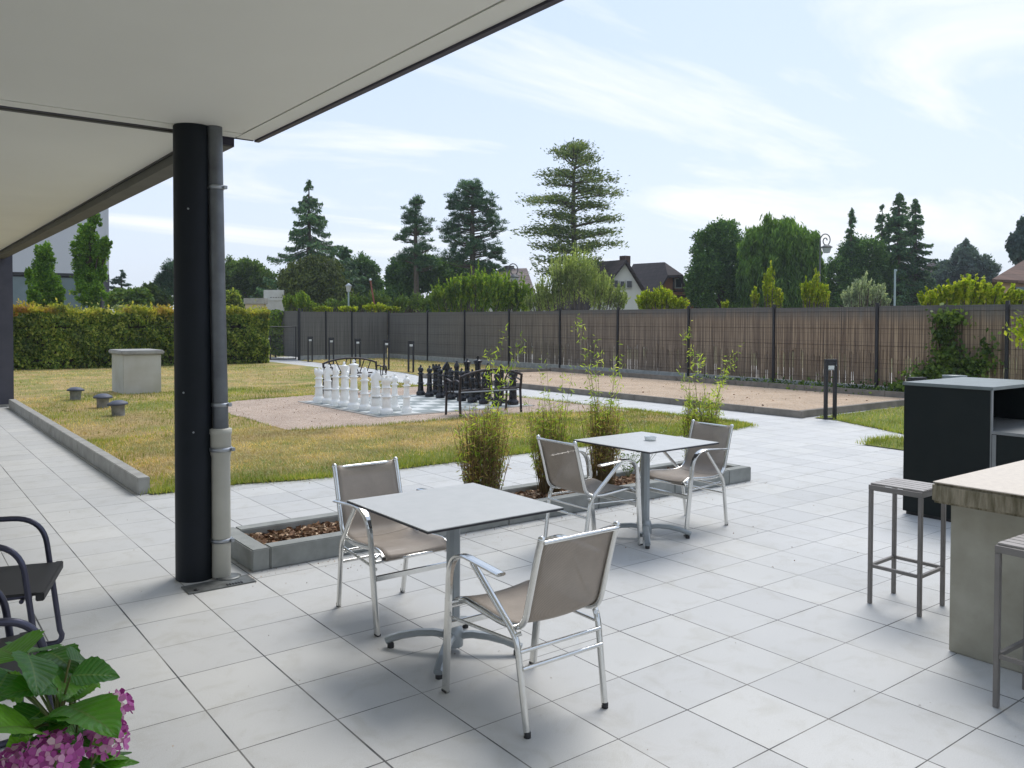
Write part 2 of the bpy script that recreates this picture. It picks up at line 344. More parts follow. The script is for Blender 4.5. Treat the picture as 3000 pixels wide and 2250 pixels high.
# ------------------------------------------------------------------ object helpers
def tag(o, label=None, cat=None, group=None, kind=None):
    if label: o['label'] = label
    if cat: o['category'] = cat
    if group: o['group'] = group
    if kind: o['kind'] = kind
    return o
def empty(name, loc=(0, 0, 0), rz=0, label=None, cat=None, group=None):
    o = bpy.data.objects.new(name, None); o.location = loc; o.rotation_euler = (0, 0, rz); o.empty_display_size = .2
    COL.objects.link(o); return tag(o, label, cat, group)
def children(o): return [c for c in bpy.data.objects if c.parent == o]
def copy_tree(o, parent=None):
    kids = children(o)
    c = o.copy(); COL.objects.link(c); c.parent = parent
    for k in kids: copy_tree(k, c)
    return c
class MB:
    def __init__(s): s.v = []; s.f = []; s.mi = []; s.sm = []; s.uv = None
    def add(s, vs, fs, mi=0, smooth=False, M4=None):
        o = len(s.v)
        for p in vs:
            p = Vector(p); s.v.append(M4 @ p if M4 else p)
        for f in fs: s.f.append(tuple(i + o for i in f)); s.mi.append(mi); s.sm.append(smooth)
        return s
    def box(s, a, b, mi=0, bev=0, M4=None, top=None):
        x0, y0, z0 = a; x1, y1, z1 = b
        if bev:
            bm = bmesh.new(); bmesh.ops.create_cube(bm, size=1)
            for v in bm.verts: v.co = Vector(((x0 + x1) / 2 + v.co.x * (x1 - x0), (y0 + y1) / 2 + v.co.y * (y1 - y0), (z0 + z1) / 2 + v.co.z * (z1 - z0)))
            bmesh.ops.bevel(bm, geom=bm.edges[:], offset=bev, segments=2, affect='EDGES')
            bm.verts.index_update(); s.add([v.co.copy() for v in bm.verts], [[v.index for v in f.verts] for f in bm.faces], mi, False, M4); bm.free(); return s
        vs = [(x0, y0, z0), (x1, y0, z0), (x1, y1, z0), (x0, y1, z0), (x0, y0, z1), (x1, y0, z1), (x1, y1, z1), (x0, y1, z1)]
        fs = [(0, 3, 2, 1), (4, 5, 6, 7), (0, 1, 5, 4), (1, 2, 6, 5), (2, 3, 7, 6), (3, 0, 4, 7)]
        s.add(vs, fs, mi, False, M4)
        if top is not None: s.mi[-5] = top
        return s
    def sweep(s, path, prof, up=None, mi=0, smooth=True, cap=True, scales=None):
        path = [Vector(p) for p in path]; n = len(path); m = len(prof)
        tang = []
        for i in range(n):
            t = path[min(i + 1, n - 1)] - path[max(i - 1, 0)]; tang.append(t.normalized())
        u = Vector(up) if up else (Vector((0, 0, 1)) if abs(tang[0].z) < .9 else Vector((1, 0, 0)))
        vs = []
        for i in range(n):
            t = tang[i]; a = (u - t * u.dot(t))
            if a.length < 1e-5: a = t.orthogonal()
            a.normalize(); b = t.cross(a)
            if not up: u = a
            k = scales[i] if scales else 1
            vs += [path[i] + (a * q[0] + b * q[1]) * k for q in prof]
        fs = [(i * m + j, i * m + (j + 1) % m, (i + 1) * m + (j + 1) % m, (i + 1) * m + j) for i in range(n - 1) for j in range(m)]
        s.add(vs, fs, mi, smooth)
        if cap: s.add([vs[j] for j in range(m)], [tuple(range(m))[::-1]], mi); s.add([vs[(n - 1) * m + j] for j in range(m)], [tuple(range(m))], mi)
        return s
    def tube(s, path, r, n=10, mi=0, scales=None, cap=True):
        return s.sweep(path, [(r * math.cos(2 * PI * i / n), r * math.sin(2 * PI * i / n)) for i in range(n)], None, mi, True, cap, scales)
    def bar(s, path, up, w, t, mi=0):
        """flat bar: w along the up vector, t across it"""
        c = min(w, t) * .25
        pr = [(-w / 2, -t / 2 + c), (-w / 2 + c, -t / 2), (w / 2 - c, -t / 2), (w / 2, -t / 2 + c), (w / 2, t / 2 - c), (w / 2 - c, t / 2), (-w / 2 + c, t / 2), (-w / 2, t / 2 - c)]
        return s.sweep(path, pr, up, mi, False)
    def lathe(s, prof, n=20, mi=0, c=(0, 0, 0), smooth=True, axis=None):
        vs = []; k = len(prof)
        for r, z in prof:
            for i in range(n):
                a = 2 * PI * i / n; vs.append((c[0] + r * math.cos(a), c[1] + r * math.sin(a), c[2] + z))
        fs = [(i * n + j, i * n + (j + 1) % n, (i + 1) * n + (j + 1) % n, (i + 1) * n + j) for i in range(k - 1) for j in range(n)]
        s.add(vs, fs, mi, smooth, axis)
        s.add(vs[:n], [tuple(range(n))[::-1]], mi, False, axis); s.add(vs[-n:], [tuple(range(n))], mi, False, axis)
        return s
    def prism(s, pts, z0, z1, mi=0):
        n = len(pts); vs = [(x, y, z0) for x, y in pts] + [(x, y, z1) for x, y in pts]
        tri = geometry.tessellate_polygon([[Vector((x, y, 0)) for x, y in pts]])
        fs = [tuple(t) for t in tri] + [tuple(i + n for i in t) for t in tri] + [(i, (i + 1) % n, (i + 1) % n + n, i + n) for i in range(n)]
        return s.add(vs, fs, mi)
    def build(s, name, mats, parent=None, loc=None, rz=0):
        me = bpy.data.meshes.new(name); me.from_pydata([tuple(v) for v in s.v], [], s.f)
        for m_ in (mats if isinstance(mats, (list, tuple)) else [mats]): me.materials.append(M[m_] if isinstance(m_, str) else m_)
        me.polygons.foreach_set('material_index', s.mi); me.polygons.foreach_set('use_smooth', s.sm)
        bm = bmesh.new(); bm.from_mesh(me); bmesh.ops.recalc_face_normals(bm, faces=bm.faces); bm.to_mesh(me); bm.free()
        if s.uv: 
            l = me.uv_layers.new(name='uv')
            for p in me.polygons:
                for li in p.loop_indices: l.data[li].uv = s.uv(me.vertices[me.loops[li].vertex_index].co)
        o = bpy.data.objects.new(name, me); COL.objects.link(o); o.parent = parent
        if loc is not None: o.location = loc
        o.rotation_euler.z = rz
        return o
def fillet(pts, r, n=6):
    pts = [Vector(p) for p in pts]; out = [pts[0]]
    for i in range(1, len(pts) - 1):
        a, b, c = pts[i - 1], pts[i], pts[i + 1]; d1, d2 = (a - b), (c - b)
        rr = min(r, d1.length * .49, d2.length * .49); p0 = b + d1.normalized() * rr; p1 = b + d2.normalized() * rr
        for k in range(n + 1):
            t = k / n; out.append(p0 * (1 - t) ** 2 + b * 2 * t * (1 - t) + p1 * t * t)
    return out + [pts[-1]]
def mesh_np(name, V, Fq, mats, parent=None, loc=None, mi=None, kind=None):
    """mesh straight from numpy arrays; Fq is (n, 3 or 4)"""
    k = Fq.shape[1]; me = bpy.data.meshes.new(name)
    me.vertices.add(len(V)); me.vertices.foreach_set('co', V.astype(np.float32).ravel())
    me.loops.add(Fq.size); me.loops.foreach_set('vertex_index', Fq.astype(np.int32).ravel())
    me.polygons.add(len(Fq)); me.polygons.foreach_set('loop_start', np.arange(0, Fq.size, k, dtype=np.int32))
    for m_ in (mats if isinstance(mats, (list, tuple)) else [mats]): me.materials.append(M[m_])
    if mi is not None: me.polygons.foreach_set('material_index', mi.astype(np.int32))
    me.update(calc_edges=True); me.validate()
    o = bpy.data.objects.new(name, me); COL.objects.link(o); o.parent = parent
    if loc is not None: o.location = loc
    return o
def unit(a): return a / np.maximum(np.linalg.norm(a, axis=1, keepdims=True), 1e-9)
def leaves(P, size, elong=1.6, D=None, spread=1.0, rng=RNG):
    """rhombic leaves at P; D = preferred direction of their length"""
    n = len(P); r = rng.normal(size=(n, 3))
    a = unit(r) if D is None else unit(D + r * spread * .5)
    b = unit(np.cross(a, rng.normal(size=(n, 3))))
    s = (size * rng.uniform(.6, 1.35, n))[:, None]
    V = np.stack([P - a * s * elong * .5, P + b * s * .5, P + a * s * elong * .5, P - b * s * .5], 1).reshape(-1, 3)
    return V, np.arange(n * 4).reshape(-1, 4)
def join(parts):
    Vs, Fs, o = [], [], 0
    for V, Fq in parts: Vs.append(V); Fs.append(Fq + o); o += len(V)
    return np.concatenate(Vs), np.concatenate(Fs)
# ------------------------------------------------------------------ world and sun
SUN_EL, sun_dir = math.radians(56), None
az = Vector((CF.x, CF.y, 0)).normalized() * .86 + Vector((CR.x, CR.y, 0)).normalized() * .42
az.normalize()
sdir = Vector((az.x * math.cos(SUN_EL), az.y * math.cos(SUN_EL), math.sin(SUN_EL)))
w = bpy.data.worlds.new('World'); sc.world = w; w.use_nodes = True
nt = w.node_tree; bg = nt.nodes['Background']
sky = nt.nodes.new('ShaderNodeTexSky'); sky.sky_type = 'NISHITA'; sky.sun_disc = False
sky.sun_elevation = SUN_EL; sky.sun_rotation = math.atan2(sdir.x, sdir.y); sky.dust_density = 2.0; sky.altitude = 200
tc = nt.nodes.new('ShaderNodeTexCoord'); sp = nt.nodes.new('ShaderNodeSeparateXYZ'); nt.links.new(tc.outputs['Generated'], sp.inputs[0])
zz = mth(nt, 'MAXIMUM', sp.outputs[2], .03)
cb = nt.nodes.new('ShaderNodeCombineXYZ')
# clouds lie on a high flat layer: direction divided by height gives its map
nt.links.new(mth(nt, 'DIVIDE', sp.outputs[0], mth(nt, 'ADD', zz, .12)), cb.inputs[0]); nt.links.new(mth(nt, 'DIVIDE', sp.outputs[1], mth(nt, 'ADD', zz, .12)), cb.inputs[1])
mp = nt.nodes.new('ShaderNodeMapping'); mp.inputs['Rotation'].default_value = (0, 0, math.radians(47)); mp.inputs['Scale'].default_value = (.55, 1.5, 1); mp.inputs['Location'].default_value = (3.1, .4, 0)
nt.links.new(cb.outputs[0], mp.inputs[0])
cn = noise(nt, mp.outputs[0], .75, 9, .6, .7)
cirrus = ramp(nt, cn, [(.51, (0, 0, 0)), (.66, (1, 1, 1))])
skyc = mix(nt, .72, sky.outputs[0], (3.95, 4.8, 6.2))
low = ramp(nt, sp.outputs[2], [(.02, (.8, .8, .8)), (.38, (0, 0, 0))])
skyc = mix(nt, mth(nt, 'MULTIPLY', low, .6), skyc, (5.6, 5.8, 6.3))
skyc = mix(nt, mth(nt, 'MULTIPLY', cirrus, .85), skyc, (6.6, 6.65, 6.75))
nt.links.new(skyc, bg.inputs[0]); bg.inputs[1].default_value = .1
sl = bpy.data.lights.new('sun', 'SUN'); sl.energy = 1.4; sl.angle = math.radians(27); sl.color = (1, .96, .9)
so = bpy.data.objects.new('sun', sl); COL.objects.link(so); so.rotation_euler = sdir.to_track_quat('Z', 'Y').to_euler()
sc.view_settings.view_transform = 'Standard'; sc.view_settings.look = 'None'; sc.view_settings.exposure = 0.8; sc.view_settings.gamma = 1
sc.cycles.use_denoising = True; sc.cycles.max_bounces = 8; sc.cycles.transparent_max_bounces = 16
sc.cycles.caustics_reflective = False; sc.cycles.caustics_refractive = False
# ================================================================== GROUND
def sheet(name, pts, z, mat, jit=0, step=.25, kind='structure'):
    """a flat polygon; jit roughens its outline as a grown edge"""
    out = []
    n = len(pts)
    for i in range(n):
        a, b = Vector(pts[i][:2]), Vector(pts[(i + 1) % n][:2]); k = max(1, int((b - a).length / step)) if jit else 1
        for j in range(k):
            p = a.lerp(b, j / k)
            if jit: p += Vector((random.uniform(-jit, jit), random.uniform(-jit, jit)))
            out.append(Vector((p.x, p.y, 0)))
    tri = geometry.tessellate_polygon([out])
    me = bpy.data.meshes.new(name); me.from_pydata([(p.x, p.y, z) for p in out], [], [t for t in tri]); me.materials.append(M[mat])
    bm = bmesh.new(); bm.from_mesh(me); bmesh.ops.recalc_face_normals(bm, faces=bm.faces)
    for f in bm.faces:
        if f.normal.z < 0: f.normal_flip()
    bm.to_mesh(me); bm.free()
    o = bpy.data.objects.new(name, me); COL.objects.link(o); tag(o, kind=kind); return [(p.x, p.y) for p in out]
sheet('ground', [(-300, -300), (420, -300), (420, 420), (-300, 420)], -.03, 'ground')
sheet('road', [(18.8, -40), (27, -40), (27, 90), (18.8, 90)], -.02, 'roadmat')
sheet('terrace', [(-9, -9), (18.3, -9), (18.3, 37), (-9, 37)], 0, 'paving')
lawn1 = [(2.04, 8.3), (2.9, 8.3), (3.7, 8.1), (6.6, 8.15), (8.8, 8.08), (10.3, 8.05), (11.0, 8.15), (11.15, 8.6), (11.1, 11), (11.05, 19.2), (11.5, 22.5), (12.4, 27), (12.55, 31.5), (12.6, 60), (-40, 60), (-40, 19.0), (2.04, 19)]
sheet('lawn', lawn1, .012, 'lawn', .035)
lawn2 = [(12.9, 21.3), (13.35, 23), (13.75, 27.5), (13.95, 33.0), (18.3, 33.0), (18.3, 21.3)]
sheet('lawn', lawn2, .012, 'lawn', .03)
pA = [gp(*q) for q in ((1813, 909), (1870, 921), (1962, 940), (2330, 962))]; lawn3 = [(p.x, p.y) for p in pA] + [(18.3, 2.5), (18.3, 8.3), (12.85, 8.2)]
sheet('lawn', lawn3, .012, 'lawn', .03)
pB = [gp(*q) for q in ((1868, 962), (1890, 953), (1930, 947), (1975, 950), (2150, 965), (2150, 990), (1962, 975))]; lawn4 = [(p.x, p.y) for p in pB]
sheet('lawn', lawn4, .012, 'lawn', .03)
sheet('lawn', [(13.2, 34.2), (30, 34.2), (30, 52), (9, 52), (11.5, 34.2)], -.012, 'lawn')
grav = [(4.85, 11.85), (6.2, 11.6), (8, 11.62), (9.6, 11.45), (10.4, 10.9), (11.1, 10.7), (11.05, 18.1), (9.6, 17.9), (7.6, 17.3), (5.7, 16.9), (4.95, 15.8)]
sheet('gravel_area', grav, .017, 'gravel', .05)
sheet('petanque_pitch', [(12.76, 8.46), (17.55, 8.95), (17.55, 20.9), (12.76, 20.9)], .03, 'sand')

M['edging'] = pmat('stained_shaded_edging', (.25, .225, .19), (.15, .135, .115), 5, .9, 0, .5, 90, .003, 9)  # dark tone holds dirt and the painted shade of the backlit faces
def kerb(name, blocks, label, mat='kerb', cat='kerb', part='edging_block'):
    r = empty(name, blocks[0][0] if False else (0, 0, 0), 0, label, cat)
    for a, b, bev in blocks: MB().box(a, b, 0, bev).build(part, mat, r)
    return r
kb = []
y = 8.36
while y < 18.2:
    kb.append(((1.93, y, 0), (2.04, min(y + .997, 18.2), .16), .006)); y += 1.0
kerb('lawn_kerb', kb, 'long low concrete kerb between the covered terrace and the dry lawn')
kb = []
y = 8.3
while y < 20.9:
    kb.append(((12.64, y, 0), (12.75, min(y + 1.0, 21.0) - .004, .12), .006)); y += 1.0
kb.append(((12.755, 8.34, 0), (17.6, 8.45, .12), .006)) 
y = 8.5
while y < 20.9:
    kb.append(((17.6, y, 0), (17.71, min(y + 1.0, 21.0) - .004, .15), .006)); y += 1.0
kb.append(((12.76, 20.95, 0), (17.59, 21.05, .12), .006))
kerb('pitch_edging', kb, 'weathered concrete edging around the pink gravel bowling pitch', 'edging')
# planter
pl = empty('planter', (0, 0, 0), 0, 'long low concrete planter filled with bark chips and bamboo behind the tables', 'planter')
def pbox(a, b): MB().box(a, b, 0, .007).build('edging_block', 'concrete', pl)
PX0, PX1, PY0, PY1, PH = 1.93, 7.22, 5.33, 6.03, .145
pbox((PX0, PY0, 0), (PX0 + .12, PY1, PH))
x = PX0 + .124
while x < PX1 - .4:
    x2 = min(x + .997, PX1 - .36)
    pbox((x, PY0, 0), (x2 - .004, PY0 + .12, PH)); pbox((x, PY1 - .12, 0), (x2 - .004, PY1, PH)); x = x2
pbox((x, PY0, 0), (PX1, PY0 + .12, PH)); pbox((x, PY1 - .12, 0), (PX1, PY1, PH)); pbox((PX1 - .12, PY0 + .124, 0), (PX1, PY1 - .124, PH))
MB().box((PX0 + .121, PY0 + .121, 0), (PX1 - .121, PY1 - .121, .075)).build('soil', 'bark', pl)
n = 9000; c = np.column_stack([RNG.uniform(PX0 + .13, PX1 - .13, n), RNG.uniform(PY0 + .13, PY1 - .13, n), RNG.uniform(.078, .112, n)])
V, Fq = leaves(c, .025, 2.0, np.tile([1., 0, 0], (n, 1)) * 0 + np.column_stack([RNG.normal(size=n), RNG.normal(size=n), RNG.normal(size=n) * .25]), .2)
o = mesh_np('bark_chips', V, Fq, 'chips', pl); o['kind'] = 'stuff'

# ================================================================== GRASS BLADES
def inside(poly, P):
    x, y = P[:, 0], P[:, 1]; c = np.zeros(len(P), bool); n = len(poly)
    for i in range(n):
        x1, y1 = poly[i]; x2, y2 = poly[(i + 1) % n]
        cnd = ((y1 > y) != (y2 > y)); xi = (x2 - x1) * (y - y1) / ((y2 - y1) if y2 != y1 else 1e-9) + x1
        c ^= cnd & (x < xi)
    return c
def blades(P, h, wd, tilt=.5):
    n = len(P); d = RNG.normal(size=(n, 2)); d /= np.linalg.norm(d, axis=1)[:, None]
    hh = (h * RNG.uniform(.5, 1.4, n))[:, None]; b = np.column_stack([P, np.full(n, .012)])
    lean = np.column_stack([d * tilt * hh * RNG.uniform(.2, 1.3, n)[:, None], np.zeros(n)])
    side = np.column_stack([-d[:, 1], d[:, 0], np.zeros(n)]) * (wd * .5)[:, None]
    top = b + lean + np.column_stack([np.zeros(n), np.zeros(n), hh[:, 0]])
    V = np.stack([b - side, b + side, top], 1).reshape(-1, 3); return V, np.arange(n * 3).reshape(-1, 3)
def patches(P):
    """slow random field deciding where the lawn is still green"""
    v = np.zeros(len(P))
    for i in range(9):
        k = RNG.normal(size=2) * (.5 + i * .35); v += np.sin(P @ k + RNG.uniform(0, 6.28)) / (1 + i * .35)
    return v
GV, SV = [], []
for poly, bx, n, h in ((lawn1, (2.05, 11.1, 8.1, 12.5), 62000, .035), (lawn1, (2.05, 11.1, 12.5, 20), 30000, .04), (lawn3, (12, 18, 3, 8.3), 14000, .04), (lawn4, (10, 12, 3, 6.2), 5000, .045), (lawn1, (-2, 11.4, 20, 31), 14000, .05), (lawn2, (12.8, 18.2, 21, 33), 7000, .05)):
    P = np.column_stack([RNG.uniform(bx[0], bx[1], n), RNG.uniform(bx[2], bx[3], n)])
    P = P[inside(poly, P)]; P = P[~inside(grav, P)]
    g = patches(P) + np.maximum(0, 9.4 - P[:, 1]) * 1.6 + RNG.normal(size=len(P)) * .9
    isg = g > .9
    dist = np.hypot(P[:, 0], P[:, 1]); wd = .0045 + dist * .00035
    GV.append(blades(P[isg], h * 1.25 if bx[2] < 13 else h, wd[isg])); SV.append(blades(P[~isg], h * .8, wd[~isg], 1.4))
# taller tufts along the edges with the paving
def edge_tufts(poly, segs, n, h):
    for i in segs:
        a, b = np.array(poly[i]), np.array(poly[i + 1]); k = int(n * np.linalg.norm(b - a))
        t = RNG.uniform(0, 1, k)[:, None]; P = a * (1 - t) + b * t + RNG.normal(size=(k, 2)) * .05
        GV.append(blades(P, h, np.full(k, .006 + .0003 * np.linalg.norm(a)), .9))
edge_tufts(lawn1, range(0, 8), 700, .05); edge_tufts(grav + grav[:1], range(0, 10), 260, .05); edge_tufts(lawn3, range(0, 3), 260, .06); edge_tufts(lawn4, range(0, 5), 300, .06)
o = mesh_np('grass', *join(GV), 'f_grass'); o['kind'] = 'stuff'
o = mesh_np('dry_grass', *join(SV), 'f_straw'); o['kind'] = 'stuff'
n = 420; P = np.concatenate([np.column_stack([RNG.uniform(1.8, 7.4, n), 5.33 - RNG.exponential(.12, n), np.full(n, .004)]), np.column_stack([RNG.uniform(-1, 9, n // 2), RNG.uniform(1.5, 8, n // 2), np.full(n // 2, .004)]), np.column_stack([RNG.uniform(2.4, 10.5, n), 8.1 - RNG.exponential(.08, n), np.full(n, .004)])])
V, Fq = leaves(P, .0065, 1.5, np.column_stack([RNG.normal(size=(len(P), 2)), RNG.normal(size=len(P)) * .15]), .1); o = mesh_np('scattered_grit', V, Fq, 'chips'); o['kind'] = 'stuff'
# fallen leaves and pebbles on the pitch and on the gravel
n = 150; P = np.column_stack([RNG.uniform(12.9, 17.4, n), RNG.uniform(8.6, 20, n), np.full(n, .04)])
V, Fq = leaves(P, .035, 1.3, np.column_stack([RNG.normal(size=(n, 2)), RNG.normal(size=n) * .2]), .1); o = mesh_np('fallen_leaves', V, Fq, 'chips'); o['kind'] = 'stuff'
n = 600; P = np.column_stack([RNG.uniform(4.9, 11, n), RNG.uniform(11.4, 17, n)]); P = P[inside(grav, P)]; P = np.column_stack([P, np.full(len(P), .024)])
V, Fq = leaves(P, .016, 1.0); o = mesh_np('pebbles', V, Fq, 'chips'); o['kind'] = 'stuff'

# ================================================================== CANOPY, COLUMN, PIPE, PIER
ca = empty('canopy', (2.05, 5.57, 2.88), 0, 'large pale soffit of the near terrace canopy, its dark edge crossing the sky', 'canopy')
def lb(o0, a, b): return tuple(a[i] - o0[i] for i in range(3)), tuple(b[i] - o0[i] for i in range(3))
def cb_(par, name, mat, a, b, bev=0):
    o0 = par.location; x, y_ = lb(o0, a, b); return MB().box(x, y_, 0, bev).build(name, mat, par)
cb_(ca, 'soffit_panel', 'soffit', (-5, -4, 2.884), (1.912, 5.428, 3.1)); cb_(ca, 'border_strip', 'soffit', (1.919, -4, 2.88), (2.04, 5.57, 3.1)); cb_(ca, 'border_strip', 'soffit', (-5, 5.435, 2.88), (1.912, 5.57, 3.1))
cb_(ca, 'shadow_groove', 'seam', (1.905, -4, 2.892), (1.93, 5.5, 3.09)); cb_(ca, 'shadow_groove', 'seam', (-5, 5.42, 2.892), (1.92, 5.44, 3.09))
cb_(ca, 'drip_trim', 'trim', (2.043, -4, 2.868), (2.075, 5.572, 3.14)); cb_(ca, 'drip_trim', 'trim', (-5, 5.575, 2.876), (2.04, 5.59, 3.14))
cb2 = empty('canopy', (1.88, 5.66, 2.82), 0, 'second pale soffit with a dark edge beam running from the column to the far pier', 'canopy')
cb_(cb2, 'soffit_panel', 'soffit', (-6, 5.66, 2.90), (1.735, 18.3, 3.1)); cb_(cb2, 'edge_beam', 'seam', (1.75, 5.60, 2.82), (1.90, 18.4, 3.12))
cb_(cb2, 'beam_cladding', 'trim', (1.903, 5.598, 2.824), (1.915, 18.4, 3.12)); cb_(cb2, 'end_cap', 'trim', (1.68, 5.592, 2.83), (1.91, 5.597, 3.12)); cb_(cb2, 'shadow_groove', 'cap', (1.733, 5.64, 2.885), (1.748, 18.3, 3.1))
cb_(cb2, 'edge_strip', 'seam', (-6, 5.615, 2.87), (1.73, 5.652, 3.1))
COLX, COLY = 1.60, 5.45
co = empty('support_column', (COLX, COLY, 0), 0, 'thick round near-black steel column carrying the canopy', 'column')
MB().lathe([(.118, 0), (.118, 2.885)], 48).build('shaft', 'column', co)
for z, a in ((.95, -1.9), (2.35, -2.1), (1.2, -2.4)): MB().lathe([(.006, 0), (.006, .006)], 8, axis=Matrix.Translation((.117 * math.cos(a), .117 * math.sin(a), z)) @ Matrix.Rotation(a, 4, 'Z') @ Matrix.Rotation(PI / 2, 4, 'Y')).build('rivet', 'galv', co)
PPX, PPY = 1.733, 5.342
dp = empty('drainpipe', (PPX, PPY, 0), 0, 'drainpipe strapped to the black column, grey zinc above and cream plastic below', 'pipe')
MB().tube([(0, 0, .93), (-.014, .011, 1.9), (-.026, .020, 2.888)], .049, 28).build('upper_pipe', 'zinc', dp)
MB().lathe([(.058, .01), (.058, .78), (.064, .80), (.064, .925), (.069, .93), (.069, .96), (.052, .965)], 28).build('lower_pipe', 'pvc', dp)
for z, r in ((2.50, .050), (1.115, .050), (.83, .067), (.245, .061)):
    sh = -.026 * max(0, z - .9) / 2
    c = MB().lathe([(r, z - .012), (r + .004, z - .012), (r + .004, z + .012), (r, z + .012)], 28)
    for a in (2.25, -.75):
        px, py = (r + .014) * math.cos(a), (r + .014) * math.sin(a); c.box((px - .012, py - .012, z - .011), (px + .012, py + .012, z + .011), 0, .003)
    c.tube([(-.03, .05, z), (-.075, .070, z)], .006, 8); o = c.build('pipe_clamp', 'galv', dp); o.location = (sh, -sh * .77, 0)
gr = empty('drain_plate', (1.68, 5.2, 0), 0, 'rusty dark steel drain plate at the foot of the column', 'drain cover')
MB().box((-.215, -.085, .001), (.20, .085, .008), 0, .002).build('plate', 'grate', gr)
b = MB()
for k in range(6): b.box((.02 + k * .018, -.07, .009), (.029 + k * .018, -.045, .0125))
b.build('slots', 'cap', gr); MB().lathe([(.016, .008), (.016, .014), (.009, .017)], 16, c=(-.16, -.045, 0)).build('bolt', 'cap', gr)
MB().lathe([(.078, .0085), (.078, .013), (.061, .016)], 24, c=(.085, .10, 0)).build('collar', 'grate', gr)
pr = empty('pier', (1.6, 18.6, 0), 0, 'dark violet-grey rendered pier carrying the far end of the canopy', 'pier')
MB().box((-.8, -.2, 0), (.44, .4, 2.95), 0, .01).build('shaft', 'pier', pr); MB().box((-.81, -.21, 0), (.45, .41, .05), 0, .004).build('plinth', 'kerb', pr)

